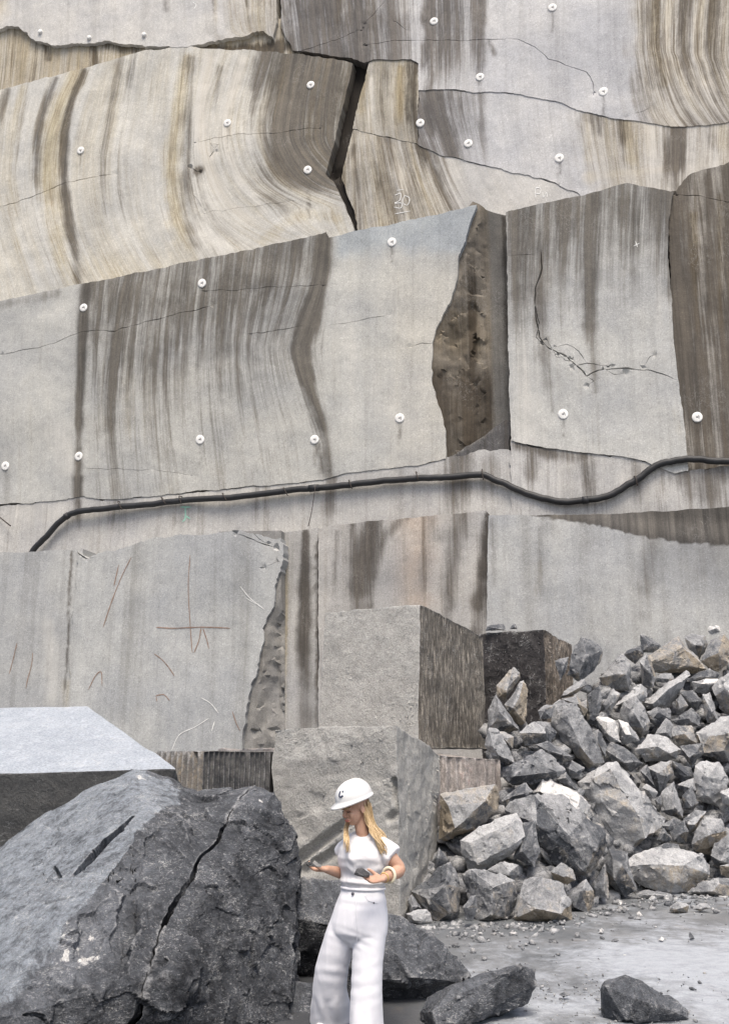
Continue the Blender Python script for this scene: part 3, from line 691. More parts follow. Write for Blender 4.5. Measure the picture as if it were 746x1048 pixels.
panel('o1', [(377, 64), (384, 61), (420, 60), (428, 64), (428, 148), (400, 141), (370, 134), (361, 131), (368, 100)], .25, (.36, .345, .31), (.1, .35, .1, 1.0),
      [('R', [(422, 60), (421, 110), (426, 160)], [7, 7, 7], 1.0, .4), ('R', [(392, 65), (390, 130)], 8, .6), ('G', [(372, 75), (368, 130)], 5, .9), ('B', [(380, 80), (377, 135)], 3, .9), ('G', [(409, 70), (408, 140)], 5, .9), ('B', [(402, 68), (402, 140)], 2.5, .6)],
      GO, jag=.03, label='tan streaked rock patch right of the dark slot')
def s3_paint(px, py, S4, bc, wob):
    S4[:, 1] = np.maximum(S4[:, 1], .62 * smooth(480, 425, px - (py - 150) * .35) ); S4[:, 0] = np.maximum(S4[:, 0], .30 * smooth(480, 425, px - (py - 150) * .35))
    S4[:, 3] = np.maximum(S4[:, 3], .95 * smooth(490, 430, px - (py - 150) * .35))
    S4[:, 2] = np.maximum(S4[:, 2], .4 * smooth(430, 470, px) * smooth(600, 520, px))
    m = smooth(612, 626, px + (py - 150) * .1)
    S4[:, 1] = np.maximum(S4[:, 1], .45 * m); S4[:, 3] = np.maximum(S4[:, 3], .9 * m)
panel('s3', [(361, 132)] + C3 + [(640, 205), (640, 280), (370, 300), (368, 240), (363, 215), (355, 197), (349, 184)], .24, (.43, .425, .415), (0, .05, .1, .35),
      [('R', [(362, 150), (352, 185), (366, 235)], [4, 5, 4], .6), ('R', [(428, 148), (432, 158), (437, 175)], [7, 5, 3], .95), ('R', [(378, 140), (398, 240)], 5, .5), ('R', [(440, 155), (462, 220)], 5, .5), ('B', [(400, 150), (420, 225)], 5, .7), ('B', [(462, 165), (490, 210)], 10, .5), ('R', [(412, 142), (438, 232)], 4, .45)],
      GO, jag=.03, paint=s3_paint, label='tan fan streaked rock strip above the bench with a chalk scrawl')
C2 = [(428, 92), (450, 91), (480, 94), (530, 97), (545, 100), (570, 105), (590, 112), (605, 116), (625, 121), (650, 123), (680, 129), (700, 130), (725, 129), (746, 126), (1160, 95)]
def s2_paint(px, py, S4, bc, wob):
    m = smooth(572, 616, px + (130 - py) * .12 + wob * 14)
    S4[:, 1] = np.maximum(S4[:, 1], .5 * m); S4[:, 3] = np.maximum(S4[:, 3], .85 * m); S4[:, 2] = np.maximum(S4[:, 2], .4 * m)
    S4[:, 0] = np.maximum(S4[:, 0], .60 * smooth(500, 465, px) )
    S4[:, 3] = np.maximum(S4[:, 3], .75 * smooth(510, 470, px))
panel('s2', C2 + [(1160, 260), (640, 260), (590, 197), (570, 188), (540, 179), (510, 174), (480, 166), (450, 157), (428, 148)], .26, (.45, .45, .455), (0, 0, .05, .25),
      [('R', [(437, 92), (440, 125), (452, 158)], [6, 7, 5], .9), ('R', [(492, 95), (496, 165)], 5, .5), ('R', [(610, 118), (612, 150)], [10, 4], .6), ('R', [(636, 122), (640, 165)], [9, 6], .7), ('G', [(640, 125), (648, 180)], 10, .85), ('R', [(692, 130), (690, 190)], [9, 10], .75), ('B', [(664, 128), (668, 180)], 10, .7), ('G', [(600, 120), (606, 190)], 8, .7), ('R', [(725, 130), (727, 160)], 8, .4), ('G', [(735, 130), (735, 165)], 14, .7), ('B', [(600, 180), (690, 172)], 6, .6)],
      [[(420, 40), (430, 100), (455, 170)], [(500, 40), (498, 100), (506, 170)], [(600, 40), (600, 120), (612, 190)], [(700, 40), (695, 190)], [(800, 40), (795, 190)]], jag=.04, paint=s2_paint, label='middle rock strip of the third bench, grey then tan to the right')
GS = [[(260, -260), (300, 60)], [(425, -260), (438, 60), (436, 100)], [(500, -260), (494, 100)], [(640, -260), (648, 20), (650, 60), (658, 110), (670, 135)], [(668, -260), (672, 0), (675, 60), (690, 110), (708, 135)], [(700, -260), (690, 20), (692, 60), (706, 100), (730, 135)], [(740, -260), (718, 20), (722, 70), (740, 115), (760, 135)], [(800, -260), (760, 30), (765, 80), (790, 130)]]
def s1_paint(px, py, S4, bc, wob):
    S4[:, 0] = np.maximum(S4[:, 0], .68 * smooth(440, 400, px)); S4[:, 1] = np.maximum(S4[:, 1], .22 * smooth(420, 380, px))
    S4[:, 0] = np.maximum(S4[:, 0], .60 * smooth(502, 490, px) * smooth(440, 450, px) * smooth(105, 50, py)); S4[:, 3] = np.maximum(S4[:, 3], .9 * smooth(505, 485, px))
    m = smooth(618, 668, px - np.maximum(py - 60, 0) * .1 + wob * 14)
    S4[:, 1] = np.maximum(S4[:, 1], .52 * m); S4[:, 3] = np.maximum(S4[:, 3], 1.0 * m); S4[:, 2] = np.maximum(S4[:, 2], .42 * m); S4[:, 0] = np.maximum(S4[:, 0], .34 * m)
panel('s1', [(282, -320), (1160, -320)] + C2[::-1] + [(428, 64), (420, 60), (382, 61), (373, 64), (360, 60), (330, 56), (300, 52), (288, 30)], .28, (.455, .455, .46), (0, 0, .03, .2),
      [('R', [(440, -60), (439, 20), (437, 92)], [7, 7, 6], .95), ('R', [(452, -60), (452, 38)], 2.5, .7), ('R', [(492, -60), (493, 40), (492, 92)], [5, 5, 4], .65), ('R', [(300, -40), (300, 50)], 10, .6), ('R', [(395, -40), (390, 55)], 14, .55), ('G', [(348, -20), (346, 50)], 5, .6), ('B', [(414, -20), (412, 30)], 8, .6), ('R', [(500, 42), (506, 55)], 3, .5),
       ('G', [(672, -60), (670, 20), (672, 60), (685, 110), (698, 130)], [8, 8, 9, 9, 8], .95), ('R', [(676, -40), (672, 40), (682, 100)], 4, .65), ('B', [(692, -40), (682, 30), (686, 80), (704, 125)], [5, 5, 5, 6], .95), ('R', [(706, -30), (698, 30), (706, 90), (718, 125)], [7, 7, 6, 4], .8), ('B', [(722, -20), (712, 40), (722, 100), (734, 125)], [4, 5, 6, 6], .9), ('R', [(735, -30), (728, 30), (735, 90), (748, 125)], [10, 12, 11, 8], .85), ('G', [(655, 0), (655, 70), (662, 110)], 5, .6), ('R', [(748, 20), (755, 90)], 8, .7)],
      GS, [([(373, 47), (400, 42), (440, 40), (480, 41), (510, 40), (530, 41), (546, 48), (560, 60), (580, 66), (600, 74), (606, 84), (608, 96)], 1.2, .035), ([(640, 120), (668, 110)], .9, .02), ([(402, 20), (420, 32)], .8, .02), ([(300, 55), (330, 46), (372, 30)], 1.0, .03), ([(373, 25), (405, -10)], 1.0, .03)], jag=.03, amp=.08, paint=s1_paint, label='uppermost grey wall panel with ochre and brown streaks, right')
panel('t0', [(-420, 30), (20, 20), (310, 20), (310, 75), (150, 90), (0, 130), (-420, 240)], .20, (.42, .39, .33), (.12, .45, .1, 1.0), [('R', [(110, 45), (150, 50), (170, 52)], 6, .6), ('R', [(206, 50), (240, 52), (290, 48)], [3, 6, 7], .95), ('R', [(48, 45), (50, 60)], 4, .7), ('R', [(96, 42), (98, 66)], 4, .8)], amp=.06, jag=0, label='shadowed tan strip under the top left panel')
def q_paint(px, py, S4, bc, wob):
    m = smooth(205, 245, px)
    S4[:, 1] = np.maximum(S4[:, 1], .42 * m); S4[:, 3] = np.maximum(S4[:, 3], .95 * m); S4[:, 0] = np.maximum(S4[:, 0], .35 * smooth(255, 275, px)); S4[:, 2] = np.maximum(S4[:, 2], .3 * m)
panel('q0', [(-420, -320), (282, -320), (284, 20), (280, 40), (268, 33), (245, 38), (225, 43), (190, 48), (165, 48), (150, 47), (125, 45), (108, 42), (95, 45), (80, 43), (66, 46), (50, 45), (34, 39), (20, 28), (8, 28), (0, 31), (-420, 60)], .33, (.49, .482, .465), (0, .06, .1, .25),
      [('R', [(218, -30), (220, 44)], 1.5, .6), ('G', [(220, -30), (222, 42)], 3, .7), ('R', [(250, -20), (258, 30)], 3, .7), ('R', [(262, -20), (270, 30)], 4, .7), ('B', [(256, -10), (264, 25)], 2, .9), ('R', [(150, -20), (148, 20)], 4, .3), ('G', [(5, -20), (3, 25)], 8, .6), ('R', [(168, -10), (170, 10)], 3, .4)],
      [[(-50, -300), (-50, 60)], [(150, -300), (150, 60)], [(245, -300), (246, 0), (262, 40)], [(285, -300), (290, 60)]], jag=.05, paint=q_paint, label='pale top left rock panel with a wavy lower edge')
# bedrock behind the benches
bk = [(-14, -0.4), (32, -0.4), (32, 30), (-14, 30)]
bv = wall_xyz(np.array([b[0] for b in bk] * 2, float), np.array([b[1] for b in bk] * 2, float), np.array([-.75] * 4 + [-6.0] * 4))
me = np_mesh('bedrock', bv, [(0, 1, 2, 3), (4, 7, 6, 5), (0, 4, 5, 1), (1, 5, 6, 2), (2, 6, 7, 3), (3, 7, 4, 0)])
set_attr(me, 'base', np.tile([.25, .24, .23, 1], (8, 1))); set_attr(me, 'stain', np.tile([.2, .1, 0, .8], (8, 1)))
a = me.attributes.new('flow', 'FLOAT_VECTOR', 'POINT'); a.data.foreach_set('vector', bv.astype(np.float32).ravel())
tag(link('bedrock', me, M_WALL, WALL), 'dark solid rock mass behind the benches')
# ------------------------------------------------------------------ rocks and blocks
def laplace(V, E, wgt, it=1):
    for _ in range(it):
        acc = np.zeros_like(V); cnt = np.zeros(len(V))
        np.add.at(acc, E[:, 0], V[E[:, 1]]); np.add.at(acc, E[:, 1], V[E[:, 0]])
        np.add.at(cnt, E[:, 0], 1); np.add.at(cnt, E[:, 1], 1)
        V = V + (acc / np.maximum(cnt, 1)[:, None] - V) * wgt[:, None]
    return V
def subdivide(bm, L, maxit=9):
    for _ in range(maxit):
        ed = [e for e in bm.edges if e.calc_length() > L]
        if not ed: break
        bmesh.ops.subdivide_edges(bm, edges=ed, cuts=1)
        bmesh.ops.triangulate(bm, faces=[f for f in bm.faces if len(f.verts) > 3])
def hull_bm(pts):
    bm = bmesh.new()
    for p in pts: bm.verts.new([float(c) for c in p])
    r = bmesh.ops.convex_hull(bm, input=bm.verts[:], use_existing_faces=False)
    junk = [v for v in bm.verts if not v.link_faces]
    bmesh.ops.delete(bm, geom=junk, context='VERTS')
    bmesh.ops.triangulate(bm, faces=bm.faces[:])
    bmesh.ops.recalc_face_normals(bm, faces=bm.faces[:])
    return bm
def facet_ids(bm, ang=14):
    lay = bm.faces.layers.int.new('fid')
    done = set(); k = 0; nor = []
    for f in bm.faces:
        if f.index in done and f[lay]: continue
        if f in done: continue
        k += 1; stack = [f]; done.add(f); n0 = f.normal.copy()
        while stack:
            g = stack.pop(); g[lay] = k
            for e in g.edges:
                for h in e.link_faces:
                    if h not in done and h.normal.angle(n0, 3) < math.radians(ang):
                        done.add(h); stack.append(h)
        nor.append(n0)
    return lay, nor
def j0_(q, seed): return np.stack([fbm(q * 3 + 3, 2, seed + 61), fbm(q * 3 + 9, 2, seed + 62), fbm(q * 3 + 15, 2, seed + 63)], 1) * .12
def facet3(V, sc, seed):
    x = V * sc; i0 = np.floor(x); best = np.full(len(V), 1e9); h = np.zeros(len(V))
    for dx in (-1, 0, 1):
        for dy in (-1, 0, 1):
            for dz in (-1, 0, 1):
                cx_, cy_, cz_ = i0[:, 0] + dx, i0[:, 1] + dy, i0[:, 2] + dz
                j = np.stack([_h(cx_, cy_, cz_, seed + k) for k in (1, 2, 3)], 1) + np.stack([cx_, cy_, cz_], 1)
                t = x - j; dd = (t ** 2).sum(1)
                hh = _h(cx_, cy_, cz_, seed + 4) - .5 + sum(t[:, k] * (_h(cx_, cy_, cz_, seed + 5 + k) - .5) for k in range(3)) * 1.5
                m = dd < best; best = np.where(m, dd, best); h = np.where(m, hh, h)
    return h
calm = None
def finish_rock(name, bm, nor, mat, tone, L, amp, seed, chip=0.6, freq=None, disp=None, sharp=26, lam=0.0, bed=None, rough=0.0, fac=0.0, plates=None, tone_pos=None, post=None):
    """tone(k, normal, rng) -> rgba for facet k"""
    subdivide(bm, L)
    me = bpy.data.meshes.new(name); bm.to_mesh(me); bm.free()
    n = len(me.polygons); fid = np.empty(n, np.int32); me.attributes['fid'].data.foreach_get('value', fid)
    rng = random.Random(seed)
    tn = np.array([(0, 0, 0, 0)] + [tone(k, nr, rng) for k, nr in enumerate(nor)], np.float32)
    V = get_co(me); N = get_no(me)
    ne = len(me.edges); E = np.empty(ne * 2, np.int32); me.edges.foreach_get('vertices', E); E = E.reshape(-1, 2)
    size = np.linalg.norm(V.max(0) - V.min(0)); freq = freq or 2.4 / size ** 0.6
    if disp is not None: V = disp(V, N)
    cn = fbm(V * freq * 3.0 + 5, 3, seed + 9)
    V = laplace(V, E, np.clip(chip * (0.45 + cn * 1.1), 0, .9), 2)
    q = V + seed * 3.7
    if lam: q = q * np.array([1, 1, 1.0])
    dsp = fbm(q * freq, 4, seed) * amp + fbm(q * freq * 4.5, 3, seed + 5) * amp * 0.45 + np.abs(fbm(q * freq * 2.2, 2, seed + 8)) * amp * -0.6
    if plates is not None: pm = plates(V); dsp = dsp + pm * facet3(q + j0_(q, seed) * 1.5, 1.7, seed + 81) + pm * .28 * facet3(q + j0_(q, seed), 5.5, seed + 91)
    if fac: dsp = dsp + amp * fac * facet3(q + j0_(q, seed), freq * 3.2, seed + 40)
    if rough: dsp = dsp + (rough(V) if callable(rough) else rough) * (fbm(q * 7.0, 3, seed + 33, .65) + .6 * np.abs(fbm(q * 3.1, 2, seed + 37)))
    if plates is not None: dsp = dsp * calm(V)
    V = V + N * dsp[:, None]
    j = np.stack([fbm(q * freq * 2 + 31, 2, seed + 21), fbm(q * freq * 2 + 61, 2, seed + 22), fbm(q * freq * 2 + 91, 2, seed + 23)], 1)
    V = V + j * amp * 0.5
    if post is not None: V = post(V, N)
    set_co(me, V)
    ft = tn[fid]
    if tone_pos is not None:
        tri = np.empty(n * 3, np.int32); me.loops.foreach_get('vertex_index', tri); cen = V[tri.reshape(-1, 3)].mean(1)
        fn = np.empty(n * 3, np.float32); me.polygons.foreach_get('normal', fn); ft = tone_pos(cen, fn.reshape(-1, 3), ft)
    set_attr(me, 'tone', ft, 'FACE')
    me.attributes.remove(me.attributes['fid'])
    me.polygons.foreach_set('use_smooth', np.ones(n, bool)); me.set_sharp_from_angle(angle=math.radians(sharp))
    lo, hi = V.min(0), V.max(0)
    return link(name, me, mat, None, ((lo[0] + hi[0]) / 2, (lo[1] + hi[1]) / 2, lo[2]))

def grey_tone(v=0.5, g=0.15, b=-.4, spread=.22, top=.12):  # side facets tinted warm, upward ones cool, painting in the sky's blue
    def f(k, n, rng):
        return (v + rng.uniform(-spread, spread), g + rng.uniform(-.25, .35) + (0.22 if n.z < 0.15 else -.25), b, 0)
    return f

# rubble pile: slope surface in front of the wall
def pile_Y0(x): return float(np.interp(x, [380, 440, 560, 600, 630, 690, 760, 900], [11.7, 11.8, 11.9, 12.7, 13.5, 14.1, 14.2, 14.2]))
TANS = 0.80
def pile_Y(x, y):
    r = ray(x, y); ta = r[2] / r[1]
    return (CAM_Z + TANS * pile_Y0(x)) / (TANS - ta)
def pile_z(X, Y):
    px, _ = to_px(np.array([X, Y, 0.5]))
    return max(0.0, (Y - pile_Y0(float(px))) * TANS)

def traced_rock(name, outline, seed, mat, tone, Y=None, thick=.85, front=None, L=None, amp=.03, base=None, chip=.6, back=.62, sharp=26, ytilt=0.0):
    o = np.array(outline, float); c = o.mean(0)
    rng = random.Random(seed)
    if Y is None: Y = pile_Y(c[0], c[1])
    sc = Y / F_PX * 1.0
    ext = (o.max(0) - o.min(0)) * sc
    T = thick * (0.55 * min(ext) + 0.45 * math.sqrt(ext[0] * ext[1]))
    pts = []
    for x, y in o:
        pts.append(P(x, y, Y + rng.uniform(-.16, .16) * T + (c[1] - y) * sc * ytilt))
    if front is None:
        front = []
        idx = list(range(len(o))); rng.shuffle(idx)
        for i in idx[:3 if len(o) > 5 else 2]:
            q = c + (o[i] - c) * rng.uniform(.15, .6)
            front.append((q[0], q[1], rng.uniform(.35, .6)))
    for f in front:
        pts.append(P(f[0], f[1], Y - f[2] * T))
    for x, y in o:
        q = c + (np.array([x, y]) - c) * back
        pts.append(P(q[0], q[1] - 2, Y + T * rng.uniform(.45, .7)))
    pts = np.array(pts)
    if base is not None:
        pts[:, 2] = np.maximum(pts[:, 2], base)
    size = math.sqrt(ext[0] * ext[1])
    bm = hull_bm(pts)
    lay, nor = facet_ids(bm)
    return finish_rock(name, bm, nor, mat, tone, L or max(.028, size * .075), amp * size, seed, chip * .6, sharp=sharp, fac=1.0 if size < .7 else .7)
# ---- sawn and drilled blocks
def block_bm(bot, top):
    return hull_bm(list(bot) + list(top))
def tone_faces(rules, default):
    """rules: list of (direction, min dot, rgba)"""
    def f(k, n, rng):
        for dr, md, c in rules:
            if n.dot(Vector(dr).normalized()) > md: return c
        return default
    return f
# block resting behind, above the person
un, ul, ur = P(430, 618, 14.5), P(332, 626, 15.25), P(495, 652, 17.0)
ub = ur + (ul - un)
ubn, ubl, ubr = P(427.5, 759, 14.5), P(325, 748, 15.25), P(498, 775, 17.0)
for q in (ubn, ubl, ubr): q[2] = 1.97
ubb = ubr + (ubl - ubn)
rf = np.cross(ur - un, [0, 0, 1]); rf = rf / np.linalg.norm(rf)
ff = np.cross(un - ul, [0, 0, 1]); ff = ff / np.linalg.norm(ff)
rdir = (ubr - ubn); rdir[2] = 0; rdir /= np.linalg.norm(rdir)
def groove_disp(nrm, along, origin, period, depth, seed, half=False):
    def f(V, N):
        m = smooth(.75, .95, N @ nrm)
        s = (V - origin) @ along
        ph = s / period + .25 * fbm(V * np.array([.8, .8, .5]), 2, seed)
        g = np.abs(np.sin(np.pi * ph)) if half else .5 + .5 * np.sin(2 * np.pi * ph)
        k = .45 + .9 * np.clip(fbm(np.stack([np.floor(ph) * 3.3, V[:, 2] * .9, 0 * ph], 1), 3, seed + 2) + .4, 0, 1)
        return V - nrm[None, :] * ((1 - g) * depth * k * m)[:, None]
    return f
bm = block_bm([ubn, ubl, ubr, ubb], [un, ul, ur, ub]); lay, nor = facet_ids(bm, 20)
o = finish_rock('stone_block', bm, nor, M_BLOCK, tone_faces([(rf, .8, (.2, 1.2, -1, .95)), (ff, .8, (.6, -1, -1, 0))], (.5, .1, -1, 0)), .035, .022, 11, .8, 1.2, groove_disp(rf, rdir, un, .085, .035, 3))
tag(o, 'large squared block with smooth pale front and dark drill-grooved side, upper of the stack', 'stone block', 'squared blocks in the middle')
# lower block right behind the person
wn_, wl_, wr_ = P(406, 742, 11.95), P(280, 746, 12.75), P(451, 772, 13.5)
wbk = P(330, 760, 14.0)
bt = [P(410, 960, 11.9), P(296, 940, 12.5), P(441, 930, 13.4), P(330, 930, 14.0)]
for q in bt: q[2] = -.05
mid = [P(276, 790, 12.7), P(451, 800, 13.5), P(447, 868, 13.45)]
wf = np.cross(wn_ - wl_, [0, 0, 1]); wf /= np.linalg.norm(wf)
wr2 = np.cross(wr_ - wn_, [0, 0, 1]); wr2 /= np.linalg.norm(wr2)
def w_disp(V, N):
    px, py = to_px(V)
    m = smooth(.6, .9, N @ wf)
    d1, _ = seg_dist(px, py, [(366, 834), (334, 858), (296, 886)])
    d2, _ = seg_dist(px, py, [(366, 862), (340, 874), (300, 897)])
    d3, _ = seg_dist(px, py, [(404, 800), (408, 830), (398, 838)])
    g = .11 * np.sqrt(np.clip(1 - (d1 / 6.0) ** 2, 0, 1)) + .10 * np.sqrt(np.clip(1 - (d2 / 6.0) ** 2, 0, 1))
    g = g + .08 * smooth(5, 2, d3 + 2 * fbm(V * 6, 2, 8))
    g = g + .16 * smooth(0, 40, py - np.interp(px, [270, 350, 420], [905, 868, 840]) - 30) * 0
    return V - wf[None, :] * (g * m)[:, None]
bm = block_bm(bt, [wn_, wl_, wr_, wbk] + mid); lay, nor = facet_ids(bm, 20)
o = finish_rock('stone_block', bm, nor, M_BLOCK, tone_faces([(wr2, .7, (.6, -1, -1, .15)), (wf, .7, (.5, -1, -1, 0))], (.5, 0, -1, 0)), .03, .035, 21, .9, 1.3, w_disp, fac=.25)
tag(o, 'large grey block with diagonal drill grooves standing right behind the person', 'stone block', 'squared blocks in the middle')
# block under the upper one, with reddish drill marks
v1, v2 = P(452, 779, 13.6), P(512, 779, 14.1)
a1, a2 = v1.copy(), v2.copy(); a0 = a1 - (a2 - a1) * 1.9; 
dv = np.array([(a1 - a2)[1], -(a1 - a2)[0], 0]); dv = -dv / np.linalg.norm(dv) if dv[1] < 0 else dv / np.linalg.norm(dv)
top = [a0, a2 - [0, 0, .12], a0 + dv * 3.3, a2 + dv * 2.9]
for q in top: q[2] = 1.945
top[1][2] = 1.80
bot = [q * np.array([1, 1, 0]) + np.array([0, 0, -.05]) for q in top]
vf = np.cross(a2 - a0, [0, 0, 1]); vf /= np.linalg.norm(vf); va = (a2 - a0); va[2] = 0; va /= np.linalg.norm(va)
bm = block_bm(bot, top); lay, nor = facet_ids(bm, 20)
t_red = mat_rock('red_stained_block', (0.18, 0.155, 0.14), (0.38, 0.355, 0.335), 0.64, 0.35, (0.26, 0.16, 0.135))
o = finish_rock('stone_block', bm, nor, t_red, tone_faces([(vf, .7, (.5, .25, -1, .5))], (.5, 0, -1, 0)), .04, .03, 31, .8, 1.2, groove_disp(vf, va, a0, .16, .05, 9))
tag(o, 'grey block with reddish drill marks, wedged under the upper block', 'stone block', 'squared blocks in the middle')
# dark stained block at the top of the pile
xl, xn, xr = P(489, 649, 17.9), P(556, 643, 17.3), P(585, 659, 18.6)
xbk = xl + (xr - xn)
tp = [xl, xn, xr, xbk]; bt = []
for q in tp:
    b = q.copy(); b[2] = 1.3; bt.append(b)
xf = np.cross(xn - xl, [0, 0, 1]); xf /= np.linalg.norm(xf); xr2 = np.cross(xr - xn, [0, 0, 1]); xr2 /= np.linalg.norm(xr2)
bm = block_bm(bt, tp); lay, nor = facet_ids(bm, 20)
o = finish_rock('stone_block', bm, nor, M_STAINED, tone_faces([(xr2, .7, (.55, .75, -1, .7)), (xf, .7, (.12, -.8, -1, 0))], (.6, .2, -1, 0)), .045, .04, 41, .8, 1.2, fac=.3, disp= groove_disp(xr2, (xr - xn) / np.linalg.norm(xr - xn), xn, .09, .03, 4))
tag(o, 'blackish stained square block sticking up behind the rubble', 'stone block', 'squared blocks in the middle')
# fluted block: half round drill holes down its front
def fluted():
    a, b, c = P(160, 771, 12.6), P(209, 769, 12.3), P(277, 767, 12.75)
    zt = float(np.mean([a[2], b[2], c[2]]))
    prof = []
    def run(p, q, n):
        t = (q - p); t[2] = 0; L_ = np.linalg.norm(t); t /= L_; nn = np.array([t[1], -t[0], 0])
        w_ = L_ / n; pts = []
        for i in range(n):
            for k in range(8):
                s = k / 8.0
                dep = math.sqrt(max(0, 1 - ((s - .5) / .40) ** 2)) * w_ * .6 if abs(s - .5) < .40 else 0
                pts.append(p + t * (w_ * (i + s)) - nn * dep)
        return pts
    prof = run(a, b, 9) + run(b, c, 13) + [c]
    n = len(prof)
    bm = bmesh.new()
    zs = list(np.linspace(-.05, zt, 26)); rows = []
    for z in zs:
        rows.append([bm.verts.new((p[0], p[1], z)) for p in prof])
    lay = bm.faces.layers.int.new('fid')
    for i in range(len(zs) - 1):
        for j in range(n - 1):
            f = bm.faces.new((rows[i][j], rows[i][j + 1], rows[i + 1][j + 1], rows[i + 1][j])); f[lay] = 1 if j < 9 * 8 else 2
    bk = [np.array([c[0] + .15, c[1] + 1.5, 0]), np.array([a[0] + .25, a[1] + 1.7, 0])]
    tb = [bm.verts.new((q[0], q[1], zt)) for q in bk]; bb = [bm.verts.new((q[0], q[1], -.05)) for q in bk]
    f = bm.faces.new(rows[-1] + tb); f[lay] = 3
    f = bm.faces.new((bb[0], bb[1], tb[1], tb[0])); f[lay] = 3
    f = bm.faces.new([r[-1] for r in rows][::1] + [tb[0], bb[0]][::1]); f[lay] = 3
    f = bm.faces.new([r[0] for r in rows][::-1] + [bb[1], tb[1]]); f[lay] = 3
    f = bm.faces.new(rows[0][::-1] + bb[::-1]); f[lay] = 3
    bmesh.ops.triangulate(bm, faces=bm.faces[:]); bmesh.ops.recalc_face_normals(bm, faces=bm.faces[:])
    return bm
bm = fluted()
m_fl = mat_rock('fluted_block', (0.05, 0.052, 0.056), (0.30, 0.29, 0.275), 0.64, 0.3, (0.34, 0.27, 0.18), 1.4, False, 0.0, 0.9)
o = finish_rock('fluted_block', bm, [Vector((0, -1, 0)), Vector((0, -1, 0)), Vector((0, 0, 1))], m_fl, lambda k, n, r: [(.6, .40, -1, .0), (.2, .0, -1, .0), (.3, 0, -1, 0)][k], .12, .012, 55, .12, 2.0, sharp=40)
tag(o, 'dark low block with a row of upright drill flutes', 'stone block')
# pale tilted slab at the left
zp = [P(-330, 800, 9.3), P(181, 787, 9.3), P(90, 723, 11.6), P(-330, 735, 11.4)]
zd = [P(-330, 830, 9.4), P(184, 801, 9.42), P(150, 770, 11.7), P(-330, 770, 11.7)]
zg = [P(-330, 1000, 9.8), P(70, 960, 9.9), P(90, 900, 11.9), P(-330, 900, 11.9)]
for q in zg: q[2] = -.05
bm = hull_bm(zp + zd + zg); lay, nor = facet_ids(bm, 12)
o = finish_rock('pale_slab', bm, nor, M_SLAB, lambda k, n, r: (.5, -1.0, -1, 0) if n.z > .8 else (.1, 1.6, -1, 0), .05, .018, 61, .35, 1.1, sharp=22)
tag(o, 'big tilted slab with smooth pale top and dark broken edge, left', 'stone block')

# ---- foreground boulders
def dark_tone(v=.35, top=.45, spread=.12):  # upward facets painted lighter, standing in for skylight
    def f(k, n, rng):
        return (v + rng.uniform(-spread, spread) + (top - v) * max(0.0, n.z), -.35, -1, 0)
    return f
def cracked_boulder():
    pts = [P(-160, 1000, 9.2), P(-60, 925, 9.3), P(0, 879, 9.2), P(24, 850, 9.15), P(62, 824, 9.1), P(100, 803, 9.15), P(137, 786, 9.2), P(186, 811, 8.9), P(246, 807, 8.75), P(279, 807, 8.85),
           P(297, 842, 8.75), P(308, 878, 8.6), P(303, 915, 8.4), P(292, 960, 8.3), P(290, 1003, 8.2),
           P(186, 826, 8.45), P(138, 862, 7.75), P(104, 905, 7.35), P(62, 975, 6.95), P(-10, 1045, 6.5), P(158, 1002, 6.95), P(285, 1030, 7.9), P(-160, 1100, 6.9)]
    base = [P(40, 1075, 6.6), P(-20, 1090, 6.4), P(165, 1070, 6.95), P(292, 1035, 7.7), P(300, 1010, 8.5), P(280, 960, 10.2), P(100, 950, 10.6), P(-160, 980, 10.4), P(-190, 1100, 7.0)]
    for q in base: q[2] = -.06
    tops = [P(150, 815, 10.2), P(260, 830, 9.9), P(40, 850, 10.2)]
    return pts + base + tops
def boulder_disp(V, N):
    px, py = to_px(V)
    V = V.copy()
    V[:, 2] -= .15 * np.exp(-((px - 203) / 30) ** 2) * smooth(880, 800, py)
    return V
c_top, c_bot = P(248, 812, 8.75), P(150, 1050, 7.1)
c_mid = P(205, 900, 8.0)
pn = np.cross(c_bot - c_top, np.array([.12, 1.0, .0])); pn /= np.linalg.norm(pn)
if pn[0] < 0: pn = -pn
def crack_wiggle(V, N):
    s = np.stack([V[:, 0] * 0, V[:, 1] * 1.3, V[:, 2] * 2.2], 1)
    near = np.exp(-(((V - c_mid) @ pn) / .25) ** 2)
    return V + pn[None, :] * ((fbm(s, 3, 91) * .12 + .05 * fbm(s * 4, 3, 95)) * near)[:, None]
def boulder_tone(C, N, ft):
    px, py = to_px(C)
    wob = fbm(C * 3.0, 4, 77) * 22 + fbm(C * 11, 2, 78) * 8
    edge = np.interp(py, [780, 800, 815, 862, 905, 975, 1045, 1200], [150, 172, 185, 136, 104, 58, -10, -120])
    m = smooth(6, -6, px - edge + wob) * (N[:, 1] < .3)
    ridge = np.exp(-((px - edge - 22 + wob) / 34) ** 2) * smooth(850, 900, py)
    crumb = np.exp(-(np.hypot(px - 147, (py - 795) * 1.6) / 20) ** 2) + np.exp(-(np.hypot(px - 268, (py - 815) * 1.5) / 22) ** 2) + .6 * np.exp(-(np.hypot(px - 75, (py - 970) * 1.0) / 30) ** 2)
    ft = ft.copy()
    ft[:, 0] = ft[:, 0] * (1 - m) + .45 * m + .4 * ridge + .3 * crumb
    ft[:, 1] = ft[:, 1] * (1 - m) + (.75 + .25 * fbm(C * np.array([2, 2, 2.]), 3, 5)) * m  # skylight's blue painted over the cleavage face
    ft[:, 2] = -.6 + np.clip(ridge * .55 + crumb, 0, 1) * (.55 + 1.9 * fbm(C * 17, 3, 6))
    return ft
